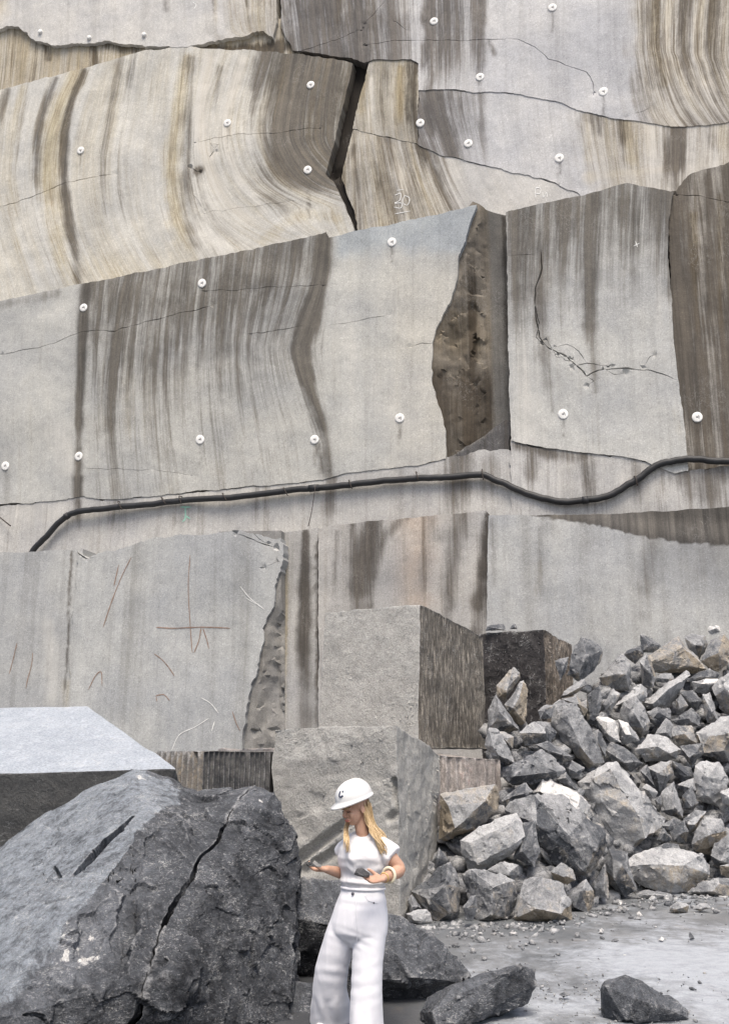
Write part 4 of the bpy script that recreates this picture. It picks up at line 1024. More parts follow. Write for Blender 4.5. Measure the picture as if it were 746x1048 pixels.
def plate_mask(V):
    px, py = to_px(V); edge = np.interp(py, [780, 800, 815, 862, 905, 975, 1045, 1200], [150, 172, 185, 136, 104, 58, -10, -120])
    return .022 + .063 * smooth(-14, 14, px - edge)
def calm(V): return .18 + .82 * smooth(.02, .22, np.abs((V - c_mid) @ pn))
def boulder_slit(V, N):
    px, py = to_px(V); f_ = smooth(.0, .2, -N[:, 1] + .6 * N[:, 2])
    dist, w_ = seg_dist(px, py, [(78, 894), (92, 880), (108, 862), (122, 850), (136, 836)], [1.6, 3.4, 3.0, 2.2, .9])
    g_ = .24 * smooth(1.1, .8, dist / w_)
    dist, w_ = seg_dist(px, py, [(57, 888), (62, 897)], [.9, 1.7]); g_ = g_ + .06 * smooth(1.2, .7, dist / w_)
    return V + (np.array([.05, .8, -.6])[None, :] * (g_ * f_)[:, None])
def rough_mask(V):
    px, py = to_px(V); edge = np.interp(py, [780, 800, 815, 862, 905, 975, 1045, 1200], [150, 172, 185, 136, 104, 58, -10, -120])
    return .009 + .020 * smooth(-14, 14, px - edge)
BOULDER = empty('cracked_boulder', (float(c_mid[0]) - .8, float(c_mid[1]) + .6, 0))
tag(BOULDER, 'huge dark boulder split by a long crack, filling the lower left', 'boulder')
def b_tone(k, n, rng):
    if n.x < -.02 and n.z > .3: return (.5, .75, -1, 0)         # smooth cleavage face, skylight's blue painted into its tone
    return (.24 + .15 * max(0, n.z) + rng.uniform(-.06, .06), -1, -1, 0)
for side in (-1, 1):
    bm = hull_bm(cracked_boulder()); lay, nor = facet_ids(bm, 18)
    geo = bm.verts[:] + bm.edges[:] + bm.faces[:]
    r = bmesh.ops.bisect_plane(bm, geom=geo, plane_co=[float(v) for v in c_mid + pn * side * .004], plane_no=[float(v) for v in pn], clear_outer=side < 0, clear_inner=side > 0)
    ed = [e for e in bm.edges if e.is_boundary]
    fl_ = bmesh.ops.holes_fill(bm, edges=ed, sides=0)['faces']
    for f in fl_: f[lay] = len(nor) + 1
    bmesh.ops.triangulate(bm, faces=bm.faces[:]); bmesh.ops.recalc_face_normals(bm, faces=bm.faces[:])
    def dd_(V, N, side=side):
        V = boulder_disp(V, N); V = crack_wiggle(V, N)
        dist = np.abs((V - c_mid) @ pn)
        return V + pn[None, :] * (side * (.011 + .008 * smooth(1.5, .3, V[:, 2])))[:, None]
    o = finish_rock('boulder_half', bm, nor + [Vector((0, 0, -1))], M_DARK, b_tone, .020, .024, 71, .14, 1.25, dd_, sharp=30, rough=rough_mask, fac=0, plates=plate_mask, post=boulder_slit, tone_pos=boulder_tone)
    mw = o.location.copy(); o.parent = BOULDER; o.matrix_parent_inverse = Matrix.Translation(-BOULDER.location)

o = traced_rock('boulder', [(298, 905), (312, 897), (352, 903), (372, 925), (372, 980), (345, 1006), (290, 1004), (287, 990), (294, 945)], 81, M_DARK, lambda k, n, r: (.55, -1, -1, 0) if n.z > .35 else (.02, -1, -1, 0), Y=9.2, thick=.8, front=[(300, 940, .45), (345, 948, .5), (292, 985, .3)], L=.035, base=-.05)  # bright top and black sides paint in the light from above
tag(o, 'small black boulder with a bluish top, between the split boulder and the person', 'boulder', 'boulders on the quarry floor')
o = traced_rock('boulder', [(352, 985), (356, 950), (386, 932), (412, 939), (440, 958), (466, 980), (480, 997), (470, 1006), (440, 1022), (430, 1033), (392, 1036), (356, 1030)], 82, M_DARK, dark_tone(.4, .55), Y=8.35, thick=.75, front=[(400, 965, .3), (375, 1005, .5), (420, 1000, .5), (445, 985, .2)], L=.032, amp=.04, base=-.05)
tag(o, 'rounded dark speckled boulder right behind the person\'s legs', 'boulder', 'boulders on the quarry floor')
o = traced_rock('boulder', [(262, 1012), (285, 1003), (322, 1004), (344, 1009), (356, 1022), (360, 1046), (352, 1066), (300, 1078), (262, 1070), (255, 1040)], 85, M_DARK, dark_tone(.4, .5), Y=8.1, thick=.7, front=[(290, 1040, .5), (335, 1040, .5)], L=.03, amp=.03, base=-.12)
tag(o, 'low dark rock shelf at the foot of the split boulder, by the person\'s back leg', 'boulder', 'boulders on the quarry floor')
o = traced_rock('boulder', [(430, 1036), (438, 1020), (468, 1006), (490, 996), (532, 985), (551, 991), (550, 1008), (540, 1027), (505, 1042), (478, 1056), (440, 1072), (432, 1060)], 83, M_DARK, dark_tone(.38, .75), Y=7.75, thick=.9, front=[(470, 1020, .1), (530, 1004, .1), (442, 1035, .35), (505, 1036, .25), (450, 1062, .5)], L=.03, amp=.03, base=-.05, chip=.3)
tag(o, 'long low dark boulder with a flat grey top at the bottom edge', 'boulder', 'boulders on the quarry floor')
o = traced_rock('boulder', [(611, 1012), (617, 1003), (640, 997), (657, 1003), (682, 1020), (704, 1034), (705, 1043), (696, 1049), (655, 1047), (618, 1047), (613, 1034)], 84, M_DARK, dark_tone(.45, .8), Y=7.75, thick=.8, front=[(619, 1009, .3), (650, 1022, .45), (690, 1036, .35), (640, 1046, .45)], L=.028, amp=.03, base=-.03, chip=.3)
tag(o, 'lone dark wedge-shaped boulder on the dusty floor, lower right', 'boulder', 'boulders on the quarry floor')
# ---- the rubble pile: every stone traced one by one
GRP = 'broken stones of the rubble pile'
GT = grey_tone
# (label, outline, style, options)   styles: g grey, d dark grey, t tan crust, w fresh white, p pale
R_ = [
 ('thin grey flake lying on the blackish square block', [(496, 646), (498, 641), (516, 639), (518, 645)], 'd', dict(Y=17.75, thick=1.2)),
 ('tiny dark stone on top of the blackish square block', [(521, 644), (524, 640), (528, 639), (530, 644)], 'd', dict(Y=17.7)),
 ('leaning tan shard with a bright upper edge, before the blackish block', [(507, 702), (525, 682), (532, 688), (531, 696), (516, 718), (509, 714)], 't', {}),
 ('upright tan shard against the blackish block', [(517, 721), (531, 699), (536, 696), (540, 706), (538, 741), (531, 744), (520, 729)], 't', {}),
 ('dark narrow wedge at the left end of the pile top', [(498, 726), (507, 709), (512, 718), (518, 728), (531, 747), (510, 752), (498, 748)], 'd', {}),
 ('tall stone with bluish cap, right beside the blackish block', [(585, 667), (588, 660), (595, 650), (611, 658), (616, 666), (614, 676), (607, 687), (593, 700), (579, 692), (582, 680)], 'g', dict(front=[(600, 672, .5), (592, 688, .4)])),
 ('flat tan stone lying below the bluish-capped stone', [(572, 713), (579, 705), (598, 695), (601, 701), (589, 711), (574, 715)], 't', {}),
 ('small tan-tipped stone under the flat tan stone', [(574, 715), (589, 711), (595, 720), (602, 726), (598, 734), (586, 723)], 't', {}),
 ('dark wedge hard against the side of the blackish block', [(567, 676), (582, 672), (578, 689), (573, 697)], 'd', {}),
 ('rounded grey stone at the foot of the blackish block', [(550, 727), (558, 721), (569, 722), (564, 735), (552, 736)], 'g', {}),
 ('upright dark grey stone right of the small tan-tipped stone', [(600, 712), (614, 700), (616, 718), (611, 742), (600, 742), (602, 725)], 'd', {}),
 ('long striped grey stone leaning left in the upper pile', [(566, 722), (572, 717), (590, 721), (604, 744), (611, 765), (619, 780), (602, 788), (586, 771), (563, 741)], 'g', dict(front=[(580, 732, .35), (594, 765, .45), (606, 781, .25)], L=.045)),
 ('ridged stone with bluish left side, upper middle of the pile', [(611, 694), (625, 680), (637, 669), (645, 679), (644, 708), (627, 706), (618, 703)], 'g', dict(front=[(630, 690, .4), (640, 690, .5)])),
 ('bluish stone peeping over the ridged stone', [(638, 670), (641, 666), (655, 660), (659, 669), (650, 680)], 'd', {}),
 ('small dark pyramid on the pile crest against the wall', [(655, 668), (655, 649), (668, 654), (676, 661), (670, 668)], 'd', {}),
 ('upright narrow grey stone left of the big crest block', [(654, 677), (661, 669), (667, 680), (671, 693), (667, 704), (657, 702)], 'g', {}),
 ('big tan-faced block on the pile crest with sloping bluish top', [(661, 671), (694, 651), (708, 668), (723, 685), (711, 689), (668, 689), (664, 680)], 't', dict(front=[(666, 677, .4), (698, 662, .4), (708, 682, .3)], L=.045)),
 ('rounded grey stone on the crest right of the tan-faced block', [(700, 653), (707, 647), (722, 650), (724, 662), (715, 675), (704, 665)], 'g', {}),
 ('pale tan crest stone near the right edge', [(716, 677), (724, 667), (726, 654), (741, 648), (748, 658), (746, 679), (736, 689), (726, 685)], 't', dict(front=[(735, 668, .5)])),
 ('white-topped stone, highest on the pile at the right', [(722, 646), (724, 640), (729, 636), (738, 640), (742, 648), (727, 653)], 'w', {}),
 ('small flat stone just under the tan-faced crest block', [(669, 694), (675, 690), (687, 689), (690, 695), (684, 699), (670, 698)], 'g', {}),
 ('long striped grey splinter pointing up to the right', [(658, 719), (680, 702), (702, 685), (708, 690), (698, 706), (686, 722), (670, 727), (660, 724)], 'p', dict(front=[(684, 705, .35), (668, 720, .4)])),
 ('dark flat stone under the pale tan crest stone', [(702, 695), (718, 688), (726, 684), (736, 690), (733, 695), (707, 699)], 'd', {}),
 ('bright white flat stone near the top right', [(707, 698), (722, 695), (736, 695), (737, 699), (722, 710), (709, 708)], 'w', {}),
 ('large pale smooth stone cut by the right edge, near the top', [(728, 703), (736, 694), (748, 686), (775, 688), (780, 735), (748, 738), (737, 727), (730, 713)], 'p', dict(front=[(742, 705, .4), (760, 720, .5)])),
 ('slim pale stone below the ridged stone', [(617, 721), (627, 705), (635, 710), (625, 728), (619, 727)], 'p', {}),
 ('bent pale stone left of the striped splinter', [(628, 723), (643, 709), (656, 699), (662, 705), (661, 713), (656, 720), (646, 714)], 'p', {}),
 ('oval grey stone below the bent pale stone', [(634, 732), (637, 720), (650, 712), (660, 725), (665, 738), (665, 750), (655, 757), (641, 744)], 'g', dict(front=[(648, 730, .5), (658, 745, .4)])),
 ('lumpy dark grey stone under the striped splinter', [(662, 729), (672, 723), (686, 724), (687, 736), (672, 746), (663, 737)], 'd', {}),
 ('small pointed stone right of the lumpy dark grey stone', [(691, 716), (696, 710), (704, 722), (698, 730), (692, 731)], 'g', {}),
 ('dark stone beneath the bright white flat stone', [(694, 708), (708, 706), (720, 718), (712, 729), (702, 722)], 'd', {}),
 ('bluish stone in the upper right of the pile, beside a slim post-like stone', [(687, 738), (707, 724), (717, 735), (716, 743), (698, 746)], 'd', {}),
 ('slim post-like stone standing under the white flat stone', [(718, 710), (726, 708), (735, 738), (723, 741), (719, 726)], 'g', {}),
 ('huge bluish stone cut by the right edge, mid height', [(711, 749), (728, 739), (748, 730), (795, 726), (805, 760), (790, 785), (748, 783), (736, 775), (717, 770), (713, 758)], 'g', dict(front=[(725, 752, .25), (750, 750, .5), (740, 768, .35)], L=.05)),
 ('rounded bluish stone left of the long striped stone', [(530, 750), (546, 738), (562, 740), (570, 750), (564, 761), (537, 763)], 'g', {}),
 ('grey wedge beside the upper block\'s grooved side', [(494, 763), (500, 744), (508, 745), (522, 766), (526, 780), (511, 781), (502, 772)], 'g', {}),
 ('small tan sliver right of that grey wedge, near the upper block', [(508, 748), (516, 749), (526, 754), (525, 767), (518, 762)], 't', {}),
 ('flat dark slab tucked below the rounded bluish stone', [(548, 762), (560, 757), (586, 775), (575, 783), (560, 776)], 'd', {}),
 ('broad dark stone with a tan underside, centre left of the pile', [(513, 794), (523, 781), (554, 766), (566, 775), (579, 788), (570, 796), (544, 803), (519, 801)], 'd', dict(front=[(545, 780, .35), (525, 795, .4), (570, 790, .3)], L=.04)),
 ('small round dark stone beneath the long striped stone', [(577, 785), (585, 778), (598, 786), (593, 795), (583, 797)], 'd', {}),
 ('bluish chip behind the white-topped slab', [(567, 798), (579, 790), (592, 810), (578, 806)], 'd', {}),
 ('bright white-topped slab lying across the middle of the pile', [(544, 811), (555, 794), (570, 800), (594, 814), (603, 824), (601, 834), (585, 828), (560, 815)], 'w', dict(front=[(552, 810, .3), (590, 828, .25)])),
 ('big pale rectangular block leaning across the pile centre', [(590, 800), (606, 789), (622, 779), (630, 779), (656, 808), (682, 840), (679, 849), (642, 875), (635, 873), (612, 838)], 'p', dict(front=[(624, 786, .25), (654, 836, .38), (660, 858, .32), (602, 800, .2)], L=.045, thick=.7)),
 ('big dark block with a flat bluish top, below the white-topped slab', [(518, 829), (527, 818), (546, 812), (574, 814), (600, 833), (621, 853), (624, 863), (604, 899), (586, 895), (553, 882), (546, 860)], 'd', dict(front=[(550, 845, .3), (583, 856, .4), (610, 868, .35), (596, 892, .3)], L=.045, thick=.75)),
 ('dark stone half hidden behind the big flat-topped block', [(513, 820), (525, 808), (538, 801), (545, 810), (530, 816), (516, 829)], 'd', {}),
 ('brown squarish block right of the grooved block behind the person', [(449, 812), (470, 811), (483, 812), (507, 802), (511, 816), (510, 832), (488, 847), (457, 862), (447, 859)], 't', dict(front=[(458, 825, .3), (495, 820, .4), (465, 850, .4)], L=.04)),
 ('light grey rectangular block tilted left, lower left of the pile', [(470, 860), (490, 846), (505, 837), (529, 832), (538, 855), (537, 864), (520, 877), (499, 889), (479, 891), (474, 875)], 'p', dict(front=[(480, 862, .3), (522, 843, .3), (530, 862, .35), (488, 885, .3)], L=.042, thick=.7)),
 ('upright dark stone between the two big tilted blocks', [(534, 842), (546, 838), (553, 872), (547, 889), (525, 879), (537, 863)], 'd', {}),
 ('small dark stone leaning on the grooved block\'s right side', [(444, 878), (449, 867), (459, 880), (456, 886), (445, 892)], 'd', {}),
 ('large upright grey stone at the pile\'s left foot', [(422, 913), (437, 904), (447, 889), (460, 882), (467, 890), (471, 908), (472, 936), (464, 947), (445, 947), (437, 932), (427, 923)], 'd', dict(front=[(455, 905, .5), (440, 920, .35), (460, 935, .5)], L=.035)),
 ('little dark stone at the left of the large upright stone', [(417, 921), (421, 914), (432, 930), (420, 934)], 'd', dict(base=0)),
 ('small pale stone at the very left foot of the pile', [(415, 935), (427, 931), (438, 930), (443, 943), (436, 952), (418, 944)], 'p', dict(base=-.02)),
 ('block with flat bluish top and pale right side, front of the pile', [(470, 894), (482, 890), (494, 890), (527, 901), (530, 926), (520, 940), (500, 943), (487, 942), (476, 918)], 'g', dict(front=[(505, 908, .55), (502, 936, .5), (482, 900, .2)], L=.035)),
 ('thin black upright stone left of the flat-topped front block', [(474, 929), (481, 917), (487, 916), (489, 929), (483, 944), (476, 942)], 'd', dict(Y=11.55, base=-.02)),
 ('grey stone behind the flat-topped front block', [(498, 890), (512, 881), (531, 885), (532, 895), (524, 902), (508, 896)], 'g', {}),
 ('sandy tan stone with bluish shoulder, front of the pile', [(530, 916), (535, 899), (551, 895), (577, 903), (585, 926), (586, 943), (562, 948), (538, 948), (523, 940), (530, 926)], 't', dict(front=[(556, 905, .2), (548, 930, .55), (572, 935, .5)], L=.034)),
 ('small rough brown stone above the sandy tan stone', [(562, 892), (574, 882), (587, 890), (588, 900), (580, 906), (566, 899)], 't', {}),
 ('grey angular stone right of the sandy tan stone', [(577, 914), (600, 899), (607, 911), (608, 926), (602, 935), (588, 929), (583, 921)], 'g', dict(front=[(594, 912, .4)])),
 ('triangular dark stone with a pale right edge', [(603, 907), (612, 895), (619, 884), (623, 902), (622, 921), (609, 918)], 'g', {}),
 ('dark bulky stone in the hollow left of the flat oval boulder', [(616, 886), (622, 866), (641, 874), (651, 912), (640, 919), (624, 906)], 'd', {}),
 ('wide flat oval pale boulder at the right foot of the pile', [(634, 888), (647, 875), (668, 868), (695, 869), (719, 873), (728, 885), (729, 897), (703, 913), (686, 915), (655, 908), (645, 901)], 'p', dict(front=[(660, 885, .4), (700, 885, .45), (690, 905, .4)], L=.042)),
 ('flat grey stone on the ground under the oval boulder', [(649, 914), (662, 910), (687, 915), (689, 920), (675, 923), (651, 921)], 'g', dict(base=0)),
 ('single small tan stone lying apart on the ground, right', [(684, 929), (692, 922), (705, 926), (703, 934), (692, 938), (685, 935)], 't', dict(Y=12.75, base=-.02)),
 ('flat grey stone at the right edge on the ground', [(702, 913), (718, 902), (735, 898), (762, 899), (775, 915), (760, 926), (738, 926), (730, 918), (715, 915)], 'g', dict(base=0)),
 ('small grey stone on top of the oval boulder, left half', [(667, 869), (680, 863), (694, 864), (697, 871), (675, 873)], 'd', {}),
 ('small dark grey wedge above the oval boulder', [(684, 850), (700, 839), (704, 851), (702, 863), (688, 861)], 'd', {}),
 ('little dark pointed stone beside the pale leaning block\'s foot', [(671, 860), (679, 847), (688, 859), (681, 865)], 'd', {}),
 ('large sandy stone above the oval boulder, right', [(706, 865), (711, 849), (722, 837), (737, 837), (743, 850), (744, 862), (727, 875), (711, 872)], 't', dict(front=[(724, 855, .5)])),
 ('bluish stone at the right edge just above the ground stones', [(726, 876), (730, 861), (746, 854), (778, 858), (780, 890), (745, 891), (729, 887)], 'd', {}),
 ('small tan stone at the right edge below the bluish stone', [(735, 886), (750, 882), (767, 890), (750, 899), (737, 896)], 't', {}),
 ('brilliant white broken stone in the upper middle', [(609, 734), (620, 734), (630, 738), (635, 760), (623, 760), (613, 746)], 'w', {}),
 ('stone with white top and brown underside beside the brilliant white one', [(632, 736), (642, 741), (650, 750), (654, 758), (635, 763), (634, 750)], 'w', {}),
 ('dark slab standing left under the brilliant white stone', [(604, 750), (612, 746), (621, 764), (620, 776), (609, 769)], 'd', {}),
 ('bluish stone at the top end of the big pale leaning block', [(618, 767), (625, 759), (643, 766), (659, 782), (645, 791), (637, 784), (623, 777)], 'd', {}),
 ('broad rounded pale stone in the middle right', [(650, 767), (662, 751), (681, 752), (697, 767), (694, 775), (677, 779), (660, 781)], 'p', dict(front=[(672, 764, .5), (685, 771, .4)])),
 ('narrow grey stone standing behind the broad rounded stone', [(670, 751), (681, 735), (689, 741), (688, 757), (680, 757)], 'g', {}),
 ('brown stone in shade left of the huge bluish stone', [(687, 743), (707, 743), (714, 761), (694, 763), (687, 754)], 't', {}),
 ('small bluish wedge under the brown shaded stone', [(694, 763), (719, 760), (720, 771), (707, 785), (702, 778)], 'd', {}),
 ('tall grey stone standing under the broad rounded stone', [(661, 785), (675, 779), (687, 778), (689, 792), (679, 810), (675, 812), (664, 797)], 'g', {}),
 ('grey splinter right of the big pale leaning block', [(676, 812), (689, 800), (699, 831), (699, 838), (688, 836), (676, 830)], 'g', {}),
 ('dark brown stone in the gap right of the tall grey stone', [(687, 778), (707, 786), (712, 798), (700, 803), (689, 793)], 'd', {}),
 ('little grey stone under the dark brown gap stone', [(693, 803), (710, 796), (712, 809), (700, 814)], 'g', {}),
 ('speckled stone beside the tall pale stone, right', [(697, 815), (707, 804), (715, 822), (709, 830), (698, 829)], 'd', {}),
 ('tall pale stone at the right, below the huge bluish stone', [(711, 784), (718, 778), (736, 779), (746, 799), (737, 810), (736, 827), (717, 820), (711, 813)], 'p', dict(front=[(724, 795, .5), (725, 815, .4)])),
 ('small pale stone at the right edge beside the tall pale stone', [(736, 811), (752, 803), (767, 815), (752, 829), (738, 823)], 'p', {}),
 ('tiny light stone in the gap beside the pale leaning block', [(656, 806), (661, 802), (673, 811), (669, 818)], 'p', {}),
 ('tiny bluish stone under that tiny light stone', [(669, 819), (677, 812), (677, 824), (671, 824)], 'd', {}),
 ('dark sliver left of the tall grey stone', [(654, 788), (662, 782), (671, 806), (662, 804)], 'd', {}),
 ('small bluish stone right of the pale leaning block\'s lower end', [(674, 845), (690, 837), (700, 842), (692, 853), (681, 852)], 'd', {}),
 ('grey rounded stone left of the large sandy stone', [(698, 838), (712, 828), (723, 830), (713, 848), (705, 854), (698, 847)], 'g', {}),
]
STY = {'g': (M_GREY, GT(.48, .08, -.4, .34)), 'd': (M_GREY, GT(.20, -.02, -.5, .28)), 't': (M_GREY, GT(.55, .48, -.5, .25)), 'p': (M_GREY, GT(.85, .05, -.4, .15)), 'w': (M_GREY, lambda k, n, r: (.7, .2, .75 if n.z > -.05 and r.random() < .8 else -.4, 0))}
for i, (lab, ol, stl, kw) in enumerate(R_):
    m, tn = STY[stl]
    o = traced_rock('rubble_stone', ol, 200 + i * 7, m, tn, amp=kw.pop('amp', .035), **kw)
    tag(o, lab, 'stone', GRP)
# bed of small broken stones under and between the traced ones
def stones_mesh(name, places, seed, mat, tone_fn, L=9.0):
    rng = random.Random(seed); VV, FF, TT = [], [], []; n0 = 0
    protos = []
    for k in range(14):
        r2 = random.Random(seed * 31 + k)
        pts = [Vector((r2.gauss(0, 1), r2.gauss(0, 1), r2.gauss(0, 1))).normalized() * r2.uniform(.75, 1.1) for _ in range(11)]
        bm = hull_bm(pts); bm.verts.index_update()
        protos.append((np.array([v.co[:] for v in bm.verts]), np.array([[v.index for v in f.verts] for f in bm.faces]))); bm.free()
    for (x, y, z, s) in places:
        v, f = protos[rng.randrange(14)]
        R = np.array(Matrix.Rotation(rng.uniform(0, 6.28), 3, 'Z') @ Matrix.Rotation(rng.uniform(0, 3), 3, 'X'))
        q = (v * np.array([1.0, rng.uniform(.6, .9), rng.uniform(.5, .8)])) @ R.T * s + np.array([x, y, z])
        VV.append(q); FF.append(f + n0); n0 += len(v)
        t = tone_fn(rng); TT.append(np.tile(t, (len(f), 1)) + np.array([[rng.uniform(-.15, .15), 0, 0, 0] for _ in range(len(f))]))
    me = np_mesh(name, np.concatenate(VV), np.concatenate(FF)); set_attr(me, 'tone', np.concatenate(TT), 'FACE')
    return link(name, me, mat)
rng = random.Random(5); pl = []
for _ in range(2600):
    px, py = rng.uniform(405, 1000), rng.uniform(640, 950)
    Yc = pile_Y(px, py)
    if Yc > 21.5 or (px < 500 and (py < 800 or Yc < 12.2)): continue
    if px < 590 and Yc > 16.2: continue
    if py < np.interp(px, [500, 560, 600, 640, 700, 1000], [735, 735, 698, 682, 668, 655]): continue
    q = P(px, py, Yc + .58 + rng.uniform(-.1, .15))
    if q[2] < -.05: continue
    pl.append((q[0], q[1], max(q[2] - .08, .0), rng.uniform(.10, .27)))
o = stones_mesh('rubble_bed', pl, 3, M_GREY, lambda r: (r.uniform(-.1, .5), r.uniform(-.2, .4), -1, 0))  # bed stones painted darker to deepen the shade in the gaps
tag(o, 'small broken stones filling the gaps of the rubble pile', 'rubble', kind='stuff')
# solid core of the pile
xs = np.linspace(400, 1100, 60); rows = []
VV = []
for x in xs:
    for t in np.linspace(-.6, 8.0, 30):
        Y = pile_Y0(x) + .75 + t
        q = P(x, 775, Y); z = max(-.1, (Y - pile_Y0(x) - .75) * TANS)
        z = min(z, float(np.interp(x, [400, 490, 500, 580, 640, 700, 1100], [.8, .9, 1.7, 2.2, 2.9, 3.3, 3.5])))
        VV.append((q[0], q[1], z))
VV = np.array(VV); VV[:, 2] += .1 * fbm(VV * 1.5, 3, 4) - .05
i = (np.arange(59)[:, None] * 30 + np.arange(29)[None, :]).ravel()
me = np_mesh('rubble_core', VV, np.stack([i, i + 30, i + 31, i + 1], 1)); set_attr(me, 'tone', np.tile([.15, .2, -1, 0], (len(me.polygons), 1)), 'FACE')
o = link('rubble_core', me, M_GREY); tag(o, 'packed stone fines inside the rubble heap', kind='structure')
# gravel and chips on the floor
pl = []
for _ in range(1500):
    x = rng.uniform(-1.2, 4.8); y = rng.uniform(6.2, 14.0)
    if rng.random() < .35: y = rng.uniform(7, 9); x = rng.uniform(.5, 2.4)
    pl.append((x, y, .004, min(.026, .005 + rng.expovariate(170))))
for k in range(420):
    px = rng.uniform(405, 760); Yb = pile_Y0(px) - rng.expovariate(2.2); q = P(px, 900, Yb)
    pl.append((q[0], q[1], .01, .012 + min(.06, rng.expovariate(50))))
o = stones_mesh('gravel', pl, 8, M_GREY, lambda r: (r.uniform(-.3, .9), r.uniform(-.4, .3), -1 if r.random() < .96 else .7, 0))
tag(o, 'fine chips and gravel scattered over the quarry floor', 'gravel', kind='stuff')
for k, (lab, ol, stl, Yc) in enumerate([
    ('small white stone standing on the grey floor, left of the tan ground patch', [(612, 955), (615, 950), (618, 953), (617, 957)], 'w', None),
    ('flat dark chip on the floor right of the small white stone', [(624, 964), (628, 961), (633, 962), (632, 965)], 'd', None),
    ('pale round pebble on the dusty floor above the lone wedge boulder', [(672, 963), (676, 959), (680, 961), (678, 964)], 'w', None),
    ('small dark splinter sticking up on the dusty floor, far right', [(704, 957), (705, 953), (711, 961), (706, 962)], 'd', None),
    ('dark fragment on the floor between the two bottom boulders', [(571, 1018), (577, 1015), (584, 1018), (578, 1021)], 'd', None),
    ('small grey stone in front of the flat stone at the right edge', [(708, 930), (714, 925), (724, 925), (727, 929), (716, 933)], 'g', None)]):
    yb = max(q[1] for q in ol); g = G(sum(q[0] for q in ol) / len(ol), yb)
    m, tn = STY[stl]
    o = traced_rock('ground_stone', ol, 900 + k, m, tn, Y=float(g[1]), base=-.01, L=.02)
    tag(o, lab, 'stone', 'loose stones on the floor')
# ------------------------------------------------------------------ hose, plates, bolts and paint on the wall
def tube(path, rad, n=10, closed_ends=True):
    path = np.array(path, float); m = len(path)
    rad = np.full(m, rad) if not hasattr(rad, '__len__') else np.array(rad)
    T = np.gradient(path, axis=0); T /= np.linalg.norm(T, axis=1)[:, None] + 1e-12
    up = np.array([0, 0, 1.0]) if abs(T[0][2]) < .9 else np.array([0, 1.0, 0])
    VV = []; a = np.cross(T[0], up); a /= np.linalg.norm(a)
    for i in range(m):
        a = a - T[i] * np.dot(a, T[i]); a /= np.linalg.norm(a) + 1e-12
        b = np.cross(T[i], a)
        for k in range(n):
            t = 2 * math.pi * k / n
            VV.append(path[i] + rad[i] * (math.cos(t) * a + math.sin(t) * b))
    FF = []
    for i in range(m - 1):
        for k in range(n):
            p, q = i * n + k, i * n + (k + 1) % n
            FF.append((p, q, q + n, p + n))
    V = np.array(VV)
    if closed_ends:
        c0, c1 = len(V), len(V) + 1
        V = np.concatenate([V, path[:1], path[-1:]])
        for k in range(n):
            FF.append((c0, (k + 1) % n, k, k)); FF.append((c1, (m - 1) * n + k, (m - 1) * n + (k + 1) % n, (m - 1) * n + (k + 1) % n))
    return V, FF
def mesh_any(name, V, FF):
    me = bpy.data.meshes.new(name)
    me.from_pydata([tuple(map(float, v)) for v in V], [], [tuple(dict.fromkeys(f)) for f in FF]); me.update()
    me.polygons.foreach_set('use_smooth', np.ones(len(me.polygons), bool))
    return me
def strip_key(x): return 'g0' if x < 521 else 'h0'
hp = [(30, 575), (36, 561), (48, 549), (62, 534), (80, 524), (110, 520), (150, 516), (200, 511), (250, 508), (300, 502), (350, 497), (400, 492), (430, 489), (460, 488), (492, 486), (510, 492), (530, 502), (560, 511), (590, 513), (620, 508), (645, 495), (665, 480), (685, 472), (710, 470), (746, 471), (800, 474), (900, 476), (1100, 478)]
hpx = catmull(hp, 7)
rh = np.random.RandomState(2); hpx = hpx + np.stack([0 * hpx[:, 0], np.convolve(rh.randn(len(hpx) + 4), np.ones(5) / 5, 'valid') * 1.1], 1)
hose3 = [wall_xyz(np.array([wall_uz(x, y, 1.145)[0]]), np.array([wall_uz(x, y, 1.145)[1]]), np.array([1.145]))[0] for x, y in hpx]
V, FF = tube(hose3, .074, 12)
hose_mid = hose3[100]
hose_o = link('hose', mesh_any('hose', V, FF), M_HOSE, None, tuple(hose3[0]))
tag(hose_o, 'long black hose strung in a wavy line across the quarry face', 'hose')
for (x, y, x2, y2) in [(122, 513, 130, 524), (166, 510, 174, 518), (186, 508, 190, 518), (290, 499, 298, 510), (357, 491, 363, 503), (426, 483, 430, 494), (493, 480, 496, 494), (648, 487, 652, 500), (228, 505, 236, 515)]:
    k = strip_key(x)
    a = on_panel(k, x, y, -.05); b = on_panel(k, (x + x2) / 2, (y + y2) / 2 - 2, .25); c = on_panel(k, x2, y2, .23)
    V, FF = tube(catmull([a, (a + b) / 2 + [0, 0, .01], b, c], 4), .012, 6)
    link('hanger', mesh_any('hanger', V, FF), M_WIRE, hose_o)
for i_ in (24, 66, 128):
    V, FF = tube([np.array(hose3[i_ - 1]) * .7 + np.array(hose3[i_]) * .3, hose3[i_], np.array(hose3[i_ + 1]) * .7 + np.array(hose3[i_]) * .3], .087, 12); link('coupling', mesh_any('coupling', V, FF), M_HOSE, hose_o)
# steel rod ends leaning at the far left and a wire hanging from the hose
V, FF = tube([on_panel('g0', -2, 527, .05), on_panel('g0', 16, 540, .2)], .016, 6); o = link('steel_rod', mesh_any('steel_rod', V, FF), M_WIRE); tag(o, 'short dark rod sticking out of the wall at the left edge', 'rod')
V, FF = tube(catmull([on_panel('g0', 327, 500, .3), on_panel('g0', 323, 525, .28), on_panel('g0', 319, 541, .25)], 5), .009, 6); o = link('thin_wire', mesh_any('thin_wire', V, FF), M_WIRE); tag(o, 'thin brown wire hanging from the hose below the bold dark streak', 'wire')

